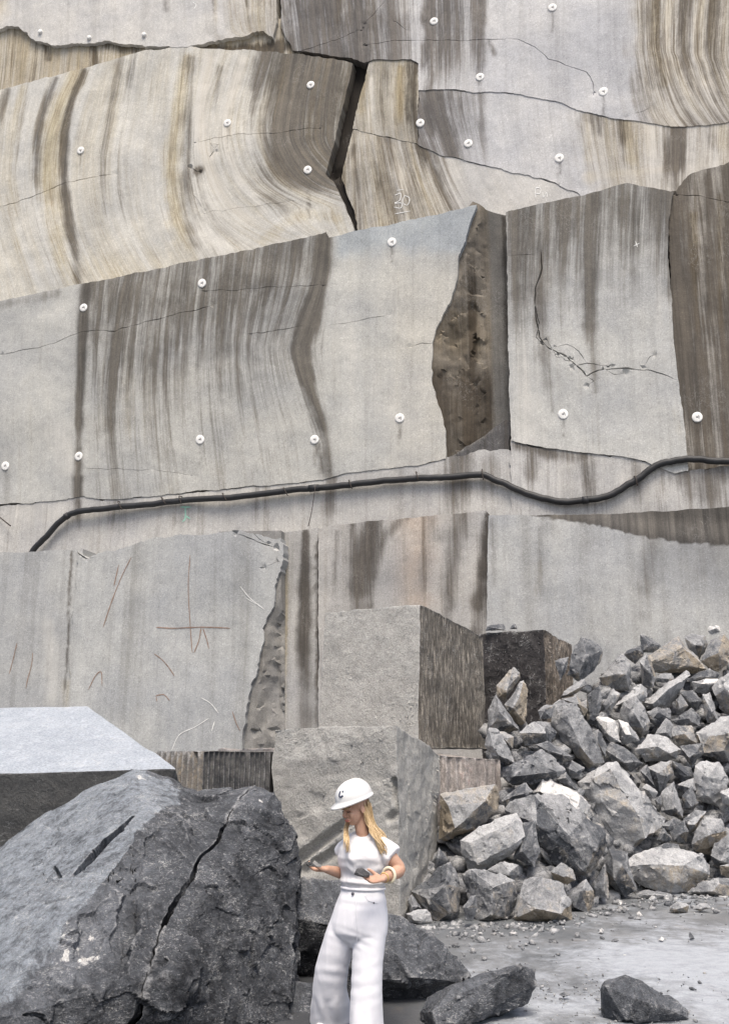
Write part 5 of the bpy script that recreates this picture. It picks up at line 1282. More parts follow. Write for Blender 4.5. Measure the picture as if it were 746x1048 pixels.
def disc_mesh(r, th, n=24):
    VV = []; FF = []
    prof = [(0, th * 1.1), (r * .3, th * 1.1), (r * .8, th), (r * .95, th * .8), (r, th * .4), (r, -.03)]
    for i, (rr, z) in enumerate(prof):
        for k in range(n):
            a = 2 * math.pi * k / n; VV.append((rr * math.cos(a), rr * math.sin(a), z))
    for i in range(len(prof) - 1):
        for k in range(n):
            FF.append((i * n + k, (i + 1) * n + k, (i + 1) * n + (k + 1) % n, i * n + (k + 1) % n))
    return VV, FF
V, FF = disc_mesh(.112, .022); ME_PL = mesh_any('plate', V, FF); ME_PL.materials.append(M_PLATE)
V, FF = disc_mesh(.028, .03, 6); ME_BT = mesh_any('bolt', V, FF); ME_BT.materials.append(M_BOLT)
# short raised number mark beside the bolt
V, FF = tube([(.030, -.05, .024), (.038, 0, .026), (.026, .045, .024)], .008, 5); ME_MK = mesh_any('number_mark', V, FF); ME_MK.materials.append(M_BOLT)
wm = Matrix((( WT[0], 0, WN[0]), (WT[1], 0, WN[1]), (0, 1, 0)))
rg = random.Random(4)
for x, y, k, lab in PL:
    p = on_panel(k, x, y, .004)
    e_ = empty('marker_plate', p); e_.rotation_euler = (wm @ Matrix.Rotation(rg.uniform(-.4, .4), 3, 'Z')).to_euler()
    tag(e_, lab, 'marker', 'round marker plates on the wall')
    for nm, m_ in (('plate', ME_PL), ('bolt', ME_BT), ('number_mark', ME_MK)):
        o = bpy.data.objects.new(nm, m_); COL.objects.link(o); o.parent = e_
        if nm == 'plate': o.scale = (1, 1.0 + rg.uniform(0, .12), 1)
for x, y, lab in [(42, 33, 'small round bolt head on the top left panel, leftmost of three'), (92, 39, 'small round bolt head on the top left panel, middle of three'), (148, 36, 'small round bolt head on the top left panel, rightmost of three')]:
    p = on_panel('q0', x, y, 0)
    V, FF = disc_mesh(.07, .06, 14); V = [(wm @ Vector(v)) + Vector(p) for v in V]
    o = link('bolt_head', mesh_any('bolt_head', V, FF), M_PLATE, None, tuple(p)); tag(o, lab, 'bolt', 'bolt heads at the top left')

def mark(key, strokes, mat, wpx=1.0, name='paint_mark', label=None, seed=0):
    VV, FF = [], []; n0 = 0; r = np.random.RandomState(seed + 5)
    for st in strokes:
        c = catmull(st, 6) if len(st) > 2 else densify(np.array(st, float), 3, False)
        t = np.gradient(c, axis=0); t /= np.linalg.norm(t, axis=1)[:, None] + 1e-9
        nn = np.stack([-t[:, 1], t[:, 0]], 1)
        w_ = wpx * .5 * (.6 + .5 * r.rand(len(c))); w_[0] *= .4; w_[-1] *= .4
        for i in range(len(c)):
            a, b = c[i] + nn[i] * w_[i], c[i] - nn[i] * w_[i]
            VV += [on_panel(key, a[0], a[1], .008), on_panel(key, b[0], b[1], .008)]
        for i in range(len(c) - 1):
            FF.append((n0 + 2 * i, n0 + 2 * i + 1, n0 + 2 * i + 3, n0 + 2 * i + 2))
        n0 += 2 * len(c)
    o = link(name, mesh_any(name, VV, FF), mat, WALL)
    if label: o['label'] = label
mark('b0', [[(195, 568), (193, 600), (195, 640), (197, 668)]], M_RED, 0.83, label='upright rusty red line', seed=1)
mark('b0', [[(160, 642), (178, 643), (200, 642), (216, 642), (236, 643)]], M_RED, 1.12, label='level rusty red line', seed=2)
mark('b0', [[(206, 643), (204, 655), (199, 668)], [(208, 643), (212, 655), (214, 664)]], M_RED, 1.0, label='rusty red arrow legs', seed=3)
mark('b0', [[(135, 570), (125, 590), (115, 615), (106, 642)], [(122, 578), (117, 600)]], M_RED, .9, seed=4, label='long slanting faint red stroke')
mark('b0', [[(158, 669), (166, 675), (173, 683), (179, 692)]], M_RED, 0.98, seed=5, label='short red dash')
mark('b0', [[(91, 706), (98, 692), (104, 688), (105, 702)]], M_RED, .9, seed=6, label='small red hook')
mark('b0', [[(160, 712), (168, 711), (174, 717)], [(160, 712), (161, 718)]], M_RED, 1.0, seed=7, label='small red corner mark')
mark('b0', [[(238, 728), (242, 740), (246, 748)]], M_RED, .8, seed=8)
mark('a0', [[(18, 658), (14, 675), (10, 690)]], M_RED, 0.83, seed=9, label='red dash on the far left panel')
mark('a0', [[(34, 668), (33, 680), (29, 695), (27, 705)]], M_RED, 0.83, seed=10, label='longer red dash on the far left panel')
mark('b0', [[(176, 768), (184, 752), (200, 744), (214, 735)], [(206, 714), (216, 720), (224, 730)], [(220, 738), (217, 748)]], M_WHITEP, .9, seed=11, label='white scratches low on the grey panel')
mark('b0', [[(246, 600), (256, 612), (271, 624)], [(252, 612), (262, 618)]], M_WHITEP, 1.0, seed=12, label='white scratch near the broken edge')
mark('s3', [[(404, 200), (410, 198), (409, 205), (404, 208), (411, 208), (410, 213), (403, 212)], [(414, 200), (412, 207), (417, 210), (419, 203), (414, 200)], [(404, 219), (420, 216)], [(406, 195), (413, 194)]], M_WHITEP, .8, label='white chalk scrawl', seed=13)
mark('s3', [[(548, 203), (548, 193), (553, 193), (552, 198), (548, 198)], [(555, 197), (556, 202), (559, 197), (560, 202)], [(562, 199), (564, 201)]], M_WHITEP, 1.0, label='white chalk letters', seed=14)
mark('g0', [[(185, 519), (196, 519)], [(190, 518), (190, 530), (187, 534)], [(189, 527), (195, 531)]], M_GREENP, 1.6, label='pale green paint mark below the hose', seed=15)
mark('q0', [[(197, 2), (201, 5), (199, 9)]], M_WHITEP, 1.0, seed=16)
mark('l0', [[(650, 247), (652, 253)], [(648, 252), (654, 249)]], M_WHITEP, 1.0, seed=17)
# ------------------------------------------------------------------ the person
PY = 7.2
def Q(x, y, dy=0.0): return P(x, y, PY + dy)
MM = 0.00675                          # metres per photo pixel at the person
def remesh(name, parts, voxel, smooth_it=4, fac=.5):
    V, FF, n0 = [], [], 0
    for v, f in parts:
        V.extend([tuple(map(float, q)) for q in v]); FF.extend([tuple(i + n0 for i in dict.fromkeys(g)) for g in f]); n0 = len(V)
    me = bpy.data.meshes.new(name); me.from_pydata(V, [], FF); me.update()
    bm = bmesh.new(); bm.from_mesh(me); bmesh.ops.recalc_face_normals(bm, faces=bm.faces[:]); bm.to_mesh(me); bm.free()
    o = bpy.data.objects.new(name + '_tmp', me); COL.objects.link(o)
    m = o.modifiers.new('r', 'REMESH'); m.mode = 'VOXEL'; m.voxel_size = voxel; m.use_smooth_shade = True
    if smooth_it:
        s = o.modifiers.new('s', 'SMOOTH'); s.iterations = smooth_it; s.factor = fac
    dg = bpy.context.evaluated_depsgraph_get()
    r = bpy.data.meshes.new_from_object(o.evaluated_get(dg)); r.name = name
    bpy.data.objects.remove(o); bpy.data.meshes.remove(me)
    return r
def loft(rings, n=28):
    """rings: (centre, axis a vec, axis b vec) -> closed tube of ellipses"""
    V, FF = [], []
    for c, a, b in rings:
        for k in range(n):
            t = 2 * math.pi * k / n; V.append(np.array(c) + math.cos(t) * np.array(a) + math.sin(t) * np.array(b))
    m = len(rings)
    for i in range(m - 1):
        for k in range(n): FF.append((i * n + k, i * n + (k + 1) % n, (i + 1) * n + (k + 1) % n, (i + 1) * n + k))
    FF.append(tuple(range(n))[::-1]); FF.append(tuple(range((m - 1) * n, m * n)))
    return V, FF
def ellipsoid(c, ax, ay, az_, nu=20, nv=12):
    V, FF = [], []; c = np.array(c)
    for i in range(1, nv):
        ph = math.pi * i / nv
        for k in range(nu):
            t = 2 * math.pi * k / nu
            V.append(c + np.array(ax) * math.sin(ph) * math.cos(t) + np.array(ay) * math.sin(ph) * math.sin(t) + np.array(az_) * math.cos(ph))
    for i in range(nv - 2):
        for k in range(nu): FF.append((i * nu + k, i * nu + (k + 1) % nu, (i + 1) * nu + (k + 1) % nu, (i + 1) * nu + k))
    FF.append(tuple(range(nu))); FF.append(tuple(range((nv - 2) * nu, (nv - 1) * nu))[::-1])
    return V, FF
YAW = math.radians(30)
LEFT = np.array([math.cos(YAW), -math.sin(YAW), 0]); FWD = np.array([-math.sin(YAW), -math.cos(YAW), 0])
def ring(x, y, hw, dy=0, ratio=.66, yaw=YAW, off=0.0, drop=0.0):
    l = np.array([math.cos(yaw), -math.sin(yaw), 0]); f = np.array([-math.sin(yaw), -math.cos(yaw), 0])
    a = hw * MM / math.sqrt(math.cos(yaw) ** 2 + (ratio * math.sin(yaw)) ** 2)
    return (Q(x, y, dy) + f * off, l * a, f * a * ratio + np.array([0, 0, -drop]))

def skin_mat():
    t = NT('skin', 0.55, 0.35); o = t.obj(); n = t.noise(o, 14, 5, .6); f = t.noise(o, 160, 3, .6)
    c = t.mix(t.range(n, .3, .7), (0.42, 0.245, 0.17), (0.52, 0.325, 0.235)); t.color(t.mix(.6, c, t.ramp(f, [(.3, .85), (.7, 1.1)]), 'MULTIPLY'))
    t.b.inputs['Subsurface Weight'].default_value = .12; t.b.inputs['Subsurface Radius'].default_value = (.01, .004, .002); t.b.inputs['Subsurface Scale'].default_value = .6
    t.bump(f, .15, .001); return t.m
def cloth_mat(name, col, weave, rough=.9):
    t = NT(name, rough, .15); o = t.obj(); n = t.noise(o, 9, 5, .6); w_ = t.noise(o, weave, 3, .7)
    t.color(t.mix(1.0, col, t.math('MULTIPLY', t.range(n, .25, .75, .97, 1.02), t.range(w_, .3, .7, .95, 1.04)), 'MULTIPLY'))
    t.b.inputs['Sheen Weight'].default_value = .15
    t.bump(t.math('ADD', t.math('MULTIPLY', n, .3), t.math('MULTIPLY', w_, .25)), .2, .004); return t.m
def hair_mat():
    t = NT('blonde_hair', .45, .5); o = t.obj(); n = t.noise(t.vmul(o, (1, 1, .12)), 130, 3, .7); n2 = t.noise(o, 12, 3, .6)
    c = t.ramp(n, [(.25, (0.24, 0.15, 0.07)), (.5, (0.50, 0.355, 0.19)), (.75, (0.74, 0.60, 0.40))]); t.color(t.mix(.5, c, t.ramp(n2, [(.3, .75), (.7, 1.15)]), 'MULTIPLY')); t.bump(n, .4, .003); return t.m
M_SKIN, M_HAIR = skin_mat(), hair_mat()
M_SHIRT = cloth_mat('white_cotton', (0.66, 0.655, 0.67), 500); M_DENIM = cloth_mat('white_denim', (0.69, 0.69, 0.725), 700)
M_HELM = mat_plain('helmet_plastic', (0.68, 0.68, 0.67), .28, .5, .02, 6, .02)
M_LOGO = mat_plain('dark_blue_print', (0.03, 0.04, 0.08), .4)
M_LIP = mat_plain('lips', (0.42, 0.16, 0.12), .5); M_EYE = mat_plain('eye_lashes', (0.05, 0.03, 0.025), .6)
M_IVORY = mat_plain('ivory_bangle', (0.72, 0.66, 0.50), .35, .5, .05); M_RIVET = mat_plain('rivet', (0.08, 0.08, 0.10), .35, .6)
M_SHOE = mat_plain('white_shoe', (0.7, 0.7, 0.69), .6)

feet = Q(366, 1058)
PERSON = empty('person', (float(feet[0]), float(feet[1]), 0.0))
tag(PERSON, 'person in white hard hat, white t-shirt and wide white jeans, looking down', 'person')
# head frame
yaw_h, pit_h = math.radians(57), math.radians(17)
HF = np.array([-math.sin(yaw_h) * math.cos(pit_h), -math.cos(yaw_h) * math.cos(pit_h), -math.sin(pit_h)])
HU = np.array([0, 0, 1.0]) - HF * HF[2]; HU /= np.linalg.norm(HU)
HL = np.cross(HU, HF) * -1.0           # her left
if np.dot(HL, LEFT) < 0: HL = -HL
HC = Q(364, 826.5, -.02)
def H(l, f, u): return HC + HL * l + HF * f + HU * u
def hell(l, f, u, rl, rf_, ru): return ellipsoid(H(l, f, u), HL * rl, HF * rf_, HU * ru)
head = [hell(0, -.012, .035, .074, .094, .088), hell(0, .022, -.03, .060, .070, .078), hell(0, .052, -.083, .026, .028, .024), hell(0, .028, -.07, .048, .052, .036),
        hell(.037, .066, -.028, .026, .022, .026), hell(-.037, .066, -.028, .026, .022, .026), hell(.03, .078, .018, .026, .016, .012), hell(-.03, .078, .018, .026, .016, .012),
        hell(0, .084, -.06, .024, .016, .016), hell(.074, -.008, -.012, .010, .020, .031), hell(-.074, -.008, -.012, .010, .020, .031)]
head.append(tube([H(0, .080, .020), H(0, .096, -.004), H(0, .112, -.026)], [.010, .0115, .0135], 10)); head.append(hell(0, .101, -.030, .017, .013, .010))
neck_t = H(0, -.02, -.07); neck_b = Q(374, 861, .02)
body = head + [tube([H(0, -.01, -.02), neck_t, (neck_t + neck_b) / 2 + FWD * .01, neck_b, neck_b - [0, 0, .05]], [.056, .054, .050, .050, .050], 16)]
# torso and legs inside the clothes
body.append(loft([ring(373, 867, 13), ring(373, 874, 18), ring(372.5, 893, 16), ring(371, 912, 15.5), ring(369, 935, 20), ring(368, 955, 20)]))
def leg_path(hip, knee, ank, r): return tube(catmull([hip, (hip + knee) / 2, knee, (knee + ank) / 2, ank], 4), np.interp(np.linspace(0, 1, 17), [0, .5, .7, 1], r), 14)
LH, LK, LA = Q(378, 950, -.05), Q(376, 1005, -.09), Q(375, 1052, -.08)
RH, RK, RA = Q(352, 950, .05), Q(341, 1004, .12), Q(341, 1047, .28)
LA[2] = .09; RA[2] = .12
body += [leg_path(LH, LK, LA, [.075, .05, .052, .034]), leg_path(RH, RK, RA, [.075, .05, .052, .034])]
def foot(a, fwd, drop):
    t = a.copy(); g = a + fwd * .17; g[2] = .03 + drop
    return tube([a + [0, 0, .03], a + [0, 0, -.03], (a + g) / 2 - [0, 0, .015], g], [.032, .040, .036, .020], 12)
body += [foot(LA, FWD, 0), foot(RA, FWD, 0)]
# arms
def arm(sh, el, wr, r): return tube(catmull([sh, (sh + el) / 2, el, (el + wr) / 2 + (np.array([0, 0, -.004])), wr], 5), np.interp(np.linspace(0, 1, 21), [0, .25, .48, .62, .8, 1], r), 16)
Lsh, Lel, Lwr = Q(393, 866, -.09), Q(408.5, 890, -.10), Q(391, 899.5, -.27)
Rsh, Rel, Rwr = Q(354, 862, .14), Q(353, 893, .12), Q(333.5, 889.5, -.06)
body += [arm(Lsh, Lel, Lwr, [.046, .046, .044, .043, .036, .026]), arm(Rsh, Rel, Rwr, [.05, .047, .042, .041, .034, .025])]
def unit(v): return np.array(v) / np.linalg.norm(v)
def hand(wr, d, pn_, sidev, scale, curls, thumb_dir, thumb_sign):
    """d: along the hand, pn_: palm normal (where the fingers curl to), sidev: towards the thumb"""
    out = []; d, pn_, sidev = unit(d), unit(pn_), unit(sidev)
    out.append(loft([(wr - d * .01, sidev * .026, pn_ * .019), (wr + d * .02 * scale, sidev * .031, pn_ * .018), (wr + d * .05 * scale, sidev * .039, pn_ * .0155), (wr + d * .085 * scale, sidev * .040, pn_ * .013), (wr + d * .092 * scale, sidev * .034, pn_ * .009)], 16))
    for i, (off, ln) in enumerate(((.030, .072), (.010, .080), (-.010, .074), (-.029, .058))):
        p = wr + d * (.084 - .004 * abs(i - 1)) * scale + sidev * off * 1.05; a = 0; pts = [p - d * .015, p]
        for j, f in enumerate((.44, .32, .24)):
            a += curls[i] * (.75, 1.0, .8)[j]
            v = d * math.cos(a) + pn_ * math.sin(a) + sidev * (.05 * (1.5 - i))
            p = p + v * ln * f * scale; pts.append(p)
        out.append(tube(catmull(pts, 4), np.interp(np.linspace(0, 1, 17), [0, .3, .9, 1], [.0095, .009, .0075, .0045]), 10))
    t0 = wr + d * .022 * scale + sidev * .026
    t = unit(thumb_dir); t1 = t0 + (sidev * .5 + t) * .026 * scale; t2 = t1 + t * .034 * scale; t3 = t2 + unit(t + d * .5) * .026 * scale
    out.append(tube(catmull([t0 - d * .012 - sidev * .006, t1, t2, t3], 4), np.interp(np.linspace(0, 1, 13), [0, .4, .85, 1], [.015, .0125, .0095, .006]), 10))
    return out
# her left hand (right in the picture): palm up, fingers under the flat stone
ld = unit(np.array([-.93, -.30, -.02])); lp = unit(np.array([.08, -.45, .88])); ls = np.cross(lp, ld)
if ls[1] > 0: ls = -ls
ls = unit(ls - ld * np.dot(ls, ld))
body += hand(Lwr, ld, lp, -ls, .98, [.30, .34, .38, .44], -ls * .3 + ld * .75 + lp * .5, 1)
# her right hand: palm turned up and in, fingers closed on the small stone
rd = unit(np.array([-.95, -.30, .06])); rp = unit(np.array([.0, -.25, .95])); rs = unit(np.cross(rp, rd))
if rs[1] < 0: rs = -rs
body += hand(Rwr, rd, rp, -rs, .95, [.50, .58, .62, .68], -rs * .2 + rd * .9 + rp * .55, 1)
me = remesh('body', body, .0036, 5, .5)
link('body', me, M_SKIN, PERSON)
# face details
V, FF = [], []
def add(parts):
    V_, F_, n0 = [], [], 0
    for v, f in parts: V_ += list(v); F_ += [tuple(i + n0 for i in g) for g in f]; n0 = len(V_)
    return V_, F_
link('lips', mesh_any('lips', *add([tube(catmull([H(-.022, .088, -.060), H(-.008, .1005, -.0565), H(0, .1015, -.058), H(.008, .1005, -.0565), H(.022, .088, -.060)], 5), [.002] + [.0048] * 19 + [.002], 8), tube(catmull([H(-.020, .088, -.063), H(0, .1000, -.066), H(.020, .088, -.063)], 6), [.002] + [.0055] * 11 + [.002], 8)])), M_LIP, PERSON)
for s in (-1, 1):
    link('eye', mesh_any('eye', *tube(catmull([H(s * .018, .0865, .000), H(s * .032, .0885, -.003), H(s * .048, .078, .001)], 5), [.001] + [.0032] * 9 + [.001], 8)), M_EYE, PERSON)
    link('eyebrow', mesh_any('eyebrow', *tube(catmull([H(s * .014, .0945, .022), H(s * .032, .0945, .026), H(s * .05, .082, .021)], 5), [.0015] + [.0036] * 9 + [.001], 8)), M_HAIR, PERSON)
# t-shirt
NK = ring(371.5, 855.0, 10.6, 0, .82, drop=.030)
sh = [loft([ring(371.5, 910, 20.5, 0, .72), ring(371.5, 904, 21.6, 0, .74), ring(372, 895, 22.8, 0, .74), ring(372.5, 886, 24.0, 0, .76, off=.012), ring(372.5, 877, 24.8, 0, .78, off=.02), ring(373, 869, 24.2, 0, .74, off=.012), ring(373.5, 863, 22.8, 0, .64, drop=.008), ring(373, 858, 20.5, 0, .56, drop=.018), ring(372, 855, 14.5, 0, .66, drop=.03), ring(371.5, 853.3, 11.0, 0, .80, drop=.034)], 40)]
bl = LEFT
for s in (-1, 1):
    c = Q(360 if s < 0 else 377, 877, 0) + FWD * .075
    sh.append(ellipsoid(Q(372.5, 877.5) + LEFT * s * .068 + FWD * .082, LEFT * .066, FWD * .052, np.array([0, 0, .064])))
def sleeve(a, b, r0, r1):
    ax_ = unit(b - a); u = unit(np.cross(ax_, [0, 1, 0.2])); v = np.cross(ax_, u)
    return loft([(a + (b - a) * t, u * (r0 + (r1 - r0) * t), v * (r0 + (r1 - r0) * t) * .9) for t in np.linspace(0, 1, 7)], 22)
sh.append(sleeve(Q(383, 862, -.05), Q(401.5, 877, -.10), .066, .076)); sh.append(sleeve(Q(360, 859, .08), Q(351, 874, .15), .058, .066))
me = remesh('t_shirt', sh, .0062, 6, .55)
def wrinkle(me, fields):
    V = get_co(me); N = get_no(me); d = np.zeros(len(V))
    for f in fields: d += f(V)
    set_co(me, V + N * d[:, None])
def folds(center, direction, freq, amp, rad, seed):
    c = np.array(center); dr = unit(direction)
    def f(V):
        s = (V - c) @ dr; q = V * 5.0
        w_ = np.exp(-(np.linalg.norm((V - c) / np.array(rad), axis=1)) ** 2)
        return amp * np.sin(s * freq + 3.0 * fbm(q, 2, seed)) * w_ * (.6 + .6 * fbm(q * 1.3, 2, seed + 1))
    return f
def crumple(amp, sc, seed, stretch=(1, 1, 1)):
    return lambda V: amp * (1 - 2.2 * np.abs(fbm(V * sc * np.array(stretch), 3, seed)))
waist = Q(371.5, 903)
wrinkle(me, [crumple(.008, 7, 3, (1, 1, .8)), crumple(.0018, 15, 4), folds(Q(360, 893, -.12), (.5, 0, 1), 95, .006, (.13, .2, .08), 5), folds(Q(386, 893, -.12), (-.5, 0, 1), 90, .007, (.13, .2, .09), 6), folds(Q(392, 868, -.12), (.6, 0, .8), 100, .006, (.08, .2, .08), 8), folds(Q(352, 868, 0), (-.6, 0, .8), 100, .005, (.08, .2, .07), 9), folds(waist, (0, 0, 1), 150, .004, (.3, .3, .04), 10), lambda V: .010 * smooth(.03, 0, np.abs(V[:, 2] - waist[2] - .012))])
link('t_shirt', me, M_SHIRT, PERSON)
link('collar', mesh_any('collar', *tube([NK[0] + NK[1] * 1.04 * math.cos(t) + NK[2] * 1.02 * math.sin(t) for t in np.linspace(0, 2 * math.pi, 40)], .0055, 8, False)), M_SHIRT, PERSON)
# jeans
jn = [loft([ring(371.5, 904.5, 20.0, 0, .72), ring(371.5, 910, 21.2, 0, .72), ring(370.5, 920, 24.2, 0, .72), ring(369, 933, 27.5, 0, .72), ring(367.5, 944, 29.3, 0, .70), ring(366.5, 954, 29.6, 0, .66), ring(365.5, 962, 25.5, 0, .50), ring(364.5, 969, 17, 0, .36)], 44)]
jn.append(loft([ring(381, 940, 14.0, -.05, .95), ring(379.5, 956, 15.6, -.06, .95), ring(377.3, 974, 15.6, -.07, .98), ring(376, 990, 15.0, -.085, 1.0), ring(375.3, 1010, 14.9, -.095, 1.05), ring(375, 1030, 15.6, -.10, 1.1), ring(375, 1048, 16.8, -.10, 1.15), ring(375.3, 1061, 18.0, -.10, 1.2), ring(375.3, 1062.5, 17.7, -.10, 1.2)], 36))
jn.append(loft([ring(353, 940, 14.0, .04, .95), ring(349, 956, 16.0, .05, .95), ring(344, 974, 16.6, .07, .98), ring(339.5, 992, 16.6, .10, 1.0), ring(337.7, 1008, 17.0, .14, 1.05), ring(338.3, 1026, 19.3, .20, 1.1), ring(338.2, 1042, 21.0, .27, 1.1), ring(338.3, 1046.5, 21.3, .28, 1.1)], 36))
me = remesh('jeans', jn, .0068, 16, .5)
wrinkle(me, [crumple(.0045, 4.5, 13, (1.5, 1.2, .35)), crumple(.0014, 13, 14, (1.3, 1, .5)), folds(Q(360, 962, -.15), (.35, 0, 1), 110, .004, (.14, .25, .06), 15), folds(Q(345, 1000, 0), (.2, 0, 1), 75, .003, (.15, .3, .12), 16), folds(Q(376, 1005, -.2), (-.2, 0, 1), 70, .0025, (.12, .3, .15), 17), folds(Q(375, 925, -.15), (0, 0, 1), 90, .003, (.2, .3, .06), 18), folds(Q(340, 1030, .1), (1, 0, .1), 60, .008, (.2, .4, .14), 19), folds(Q(375, 1045, -.1), (1, 0, 0), 60, .006, (.2, .4, .14), 20)])
jeans = link('jeans', me, M_DENIM, PERSON)
def jeans_surface(x, y):
    V = get_co(jeans.data); a, b = to_px(V); m = np.where((np.abs(a - x) < 4) & (np.abs(b - y) < 4))[0]
    i = m[np.argmin(V[m, 1] + .002 * np.hypot(a[m] - x, b[m] - y))]; return V[i]
link('waistband', mesh_any('waistband', *tube([ring(371.5, 908.5, 21.9, 0, .735)[0] + ring(371.5, 908.5, 21.9, 0, .735)[1] * math.cos(t) + ring(371.5, 908.5, 21.9, 0, .735)[2] * math.sin(t) for t in np.linspace(0, 2 * math.pi, 60)], .011, 8, False)), M_DENIM, PERSON)
for nm, x, y, r in (('button', 357.5, 911, .011), ('rivet', 383, 924, .006)):
    p = jeans_surface(x, y); link(nm, mesh_any(nm, *ellipsoid(p + np.array([-.002, -.008, 0]), (r, 0, 0), (0, r * .6, 0), (0, 0, r), 12, 8)), M_RIVET, PERSON)
for pts in ([(360, 915), (361, 935), (362, 955), (361, 966)], [(372, 913), (376, 921), (386, 924), (392, 922)]):
    q = [jeans_surface(*p) + np.array([0, -.003, 0]) for p in densify(np.array(pts, float), 2.5, False)]
    q = np.array(q); q = np.stack([np.convolve(np.pad(q[:, k], 2, mode='edge'), np.ones(5) / 5, 'valid') for k in range(3)], 1)
    link('seam', mesh_any('seam', *tube(q, .0016, 6)), M_DENIM, PERSON)
for a, d_ in ((LA, 0), (RA, 0)):
    link('shoe', mesh_any('shoe', *add([ellipsoid([a[0] + FWD[0] * .07, a[1] + FWD[1] * .07, .045], LEFT * .047, FWD * .135, np.array([0, 0, .045])), ellipsoid([a[0], a[1], .07], LEFT * .042, FWD * .06, np.array([0, 0, .055]))])), M_SHOE, PERSON)
# bangle
bd = unit(Lwr - Lel); bc_ = Lel + (Lwr - Lel) * .60; bu = unit(np.cross(bd, [0, 0, 1])); bw_ = np.cross(bd, bu)
def bangle(c, R, r, tilt=0.0):
    ax1 = bu; ax2 = unit(bw_ + bd * tilt)
    return tube([c + (ax1 * math.cos(t) + ax2 * math.sin(t)) * R for t in np.linspace(0, 2 * math.pi, 40)], r, 10, False)
link('bangle', mesh_any('bangle', *bangle(bc_, .047, .0105, .15)), M_IVORY, PERSON)
link('watch', mesh_any('watch', *bangle(Lel + (Lwr - Lel) * .86, .030, .006)), mat_plain('gold_bracelet', (0.5, 0.34, 0.14), .35, .6), PERSON)
# hair: long locks from under the helmet
rg = random.Random(12); parts = []
def lock(path, r, n=9): 
    c = catmull(path, 6); m = len(c); parts.append(tube(c, [r * min(1, .35 + 3.5 * (i / m), 1.6 * (1 - i / m) ** .6 + .12) for i in range(m)], 6))
for k in range(130):
    t = rg.random(); s = rg.random()
    st = H(.074 - .018 * s * t, -.005 - .085 * t, .01 - .03 * rg.random())
    x1 = 376 + 7 * t + rg.gauss(0, 1.2); x2 = 382.5 + 8 * t + rg.gauss(0, 1.6); x3 = 389 + 7 * t + rg.gauss(0, 1.8); dy = -.075 + .09 * t + rg.gauss(0, .008)
    y3 = 863 + 9 * rg.random() - 2 * t
    lock([st, Q(x1, 843 + rg.gauss(0, 1), dy - .005), Q(x2, 854 + rg.gauss(0, 1), dy - .03 - .03 * (1 - t)), Q(x3, y3, dy - .055 - .05 * (1 - t)), Q(x3 + 1.5 + rg.gauss(0, 1), y3 + 3 + 4 * rg.random(), dy - .06 - .05 * (1 - t))], rg.uniform(.0022, .0048))
for k in range(34):
    t = rg.random()
    st = H(-.066, .030 - .04 * t, .012)
    x1 = 352.6 + 3.2 * t + rg.gauss(0, .7); dy = -.11 + .05 * t
    lock([st, Q(x1 + 2.5, 838, .05), Q(x1 + .2 + rg.gauss(0, .6), 849, dy + .06), Q(x1 + .8 + rg.gauss(0, .8), 860, dy - .02), Q(x1 + 1.6 + rg.gauss(0, 1.0), 866 + 8 * rg.random(), dy - .045)], rg.uniform(.0022, .0042))
for k in range(50):                     # close to the skull behind the ear and at the back
    a = rg.uniform(-2.6, 2.6); 
    st = H(.076 * math.sin(a), -.03 - .075 * math.cos(a) * (1 if abs(a) < 1.6 else .3), .03); en = H(.066 * math.sin(a), -.035 - .065 * math.cos(a), -.055)
    if abs(a) > 1.7: continue
    lock([st, (st + en) / 2 + HL * .004 * math.sin(a), en, en + np.array([.012, .02, -.05])], rg.uniform(.006, .009))
link('hair', mesh_any('hair', *add(parts)), M_HAIR, PERSON)
# helmet
def helmet():
    V, FF = [], []; nu, nv = 64, 22
    def R(t):                            # outline of the shell at the rim: her left = +sin, front = +cos
        return .112, (.142 if math.cos(t) > 0 else .138)
    rows = []
    prof = []
    for i in range(nv):
        ph = (math.pi / 2) * i / (nv - 1)
        prof.append((math.sin(ph) ** .92, math.cos(ph) ** .85))
    for i, (rr, zz) in enumerate(prof):
        for k in range(nu):
            t = 2 * math.pi * k / nu; a, b = R(t)
            ridge = .006 * math.exp(-((rr * math.sin(t) * a) / .018) ** 2) * (1 - rr ** 6)
            V.append(H(a * rr * math.sin(t), -.008 + b * rr * math.cos(t), .070 + .122 * zz + ridge))
    # rim bead and brim
    for (out, dz) in ((.006, -.004), (.008, -.012), (.004, -.018)):
        for k in range(nu):
            t = 2 * math.pi * k / nu; a, b = R(t); c = max(0, math.cos(t)); peak = .046 * c ** 1.4
            V.append(H((a + out) * math.sin(t), -.008 + (b + out + peak) * math.cos(t), .070 + dz - .012 * c ** 1.5))
    for k in range(nu):
        t = 2 * math.pi * k / nu; a, b = R(t); V.append(H((a - .01) * math.sin(t), -.008 + (b - .01) * math.cos(t), .063))
    for i, (rr, zz) in enumerate(prof[::-1]):
        for k in range(nu):
            t = 2 * math.pi * k / nu; a, b = R(t); V.append(H((a - .01) * rr * math.sin(t), -.008 + (b - .01) * rr * math.cos(t), .063 + .115 * zz))
    m = len(V) // nu
    for i in range(m - 1):
        for k in range(nu): FF.append((i * nu + k, i * nu + (k + 1) % nu, (i + 1) * nu + (k + 1) % nu, (i + 1) * nu + k))
    return V, FF
V, FF = helmet()
me = mesh_any('hard_hat', V, FF); bm = bmesh.new(); bm.from_mesh(me); bmesh.ops.remove_doubles(bm, verts=bm.verts[:], dist=1e-5); bmesh.ops.recalc_face_normals(bm, faces=bm.faces[:]); bm.to_mesh(me); bm.free()
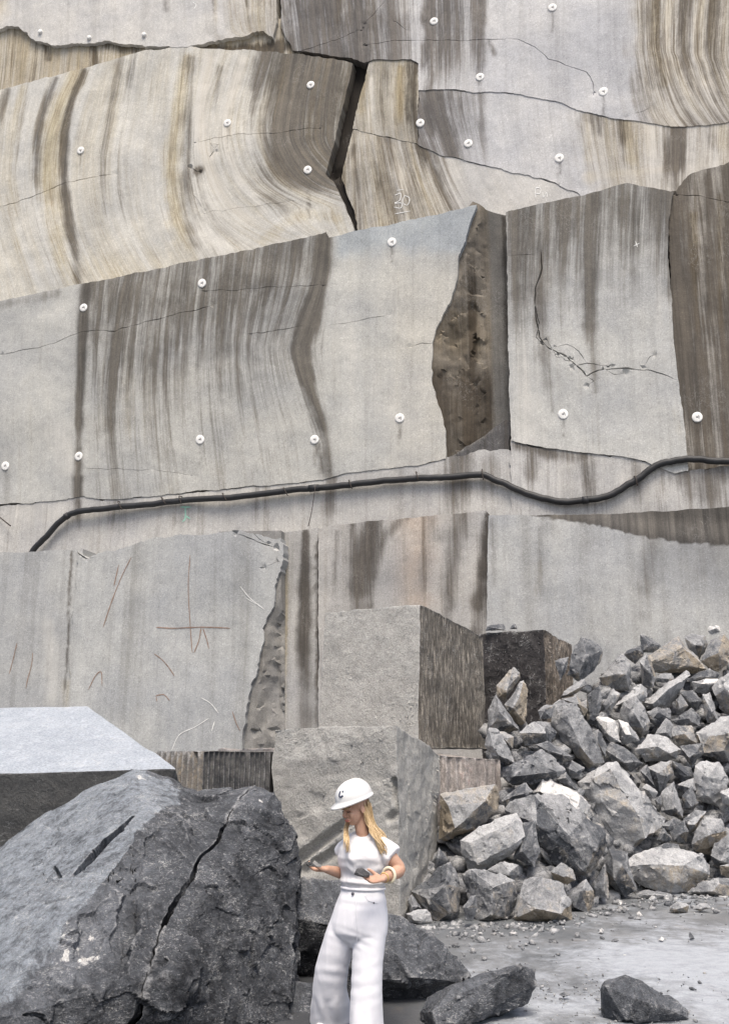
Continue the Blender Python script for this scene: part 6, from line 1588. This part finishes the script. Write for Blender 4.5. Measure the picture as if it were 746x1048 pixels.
HAT = link('hard_hat', me, M_HELM, PERSON); HAT['label'] = 'white hard hat with a small dark blue print on its front'
def hat_pt(t, rr, lift=.003):
    a, b = .112, .142
    s = math.asin(min(1, rr ** (1 / .92))); zz = math.cos(s) ** .85
    return H((a + lift) * rr * math.sin(t), -.008 + (b + lift) * rr * math.cos(t), .070 + .122 * zz)
logo = [tube(catmull([hat_pt(.30, .80), hat_pt(.26, .90), hat_pt(.30, .945), hat_pt(.44, .95), hat_pt(.52, .93)], 5), .0055, 6), tube([hat_pt(.50, .80), hat_pt(.51, .85)], .005, 6)]
link('printed_mark', mesh_any('printed_mark', *add(logo)), M_LOGO, HAT)
# stones in the hands
M_CHIP = mat_rock('sample_stone', (0.035, 0.035, 0.04), (0.13, 0.13, 0.135), .62, .3, scale=6)
M_CHIP2 = mat_rock('sample_stone_pale', (0.05, 0.05, 0.05), (0.42, 0.41, 0.39), .62, .3, scale=6)
def chip(pts, seed, mat, tone):
    bm = hull_bm(pts); lay, nor = facet_ids(bm); return finish_rock('stone_sample', bm, nor, mat, tone, .008, .0012, seed, .3, 25, fac=0)
c = Lwr + ld * .115 + lp * .036
o = chip([Q(361.8, 895.0, -.34), Q(365, 889.0, -.32), Q(370.5, 887.6, -.30), Q(378.5, 893.5, -.28), Q(378, 897.5, -.30), Q(366, 896.8, -.38), Q(374, 897.8, -.36), Q(370, 895.5, -.40), Q(364.5, 892.5, -.375), Q(377, 895.5, -.33), Q(369, 893.0, -.28)], 3, M_CHIP, lambda k, n, r: (.5 + r.uniform(-.2, .25), -1, -1, 0))
tag(o, 'flat dark grey stone chip in the left hand, near the waist', 'stone')
o = chip([Q(313, 884, -.24), Q(317, 881.2, -.23), Q(322, 880.2, -.20), Q(329.5, 886.2, -.16), Q(329, 888, -.17), Q(317, 886.5, -.25), Q(325, 887, -.24), Q(314.5, 886.5, -.22), Q(320, 883, -.26)], 4, M_CHIP2, lambda k, n, r: (.9, -1, -1, 0) if n.x > .1 else (.1, -1, -1, 0))
tag(o, 'small stone chip, half dark half pale, in the outstretched right hand', 'stone')
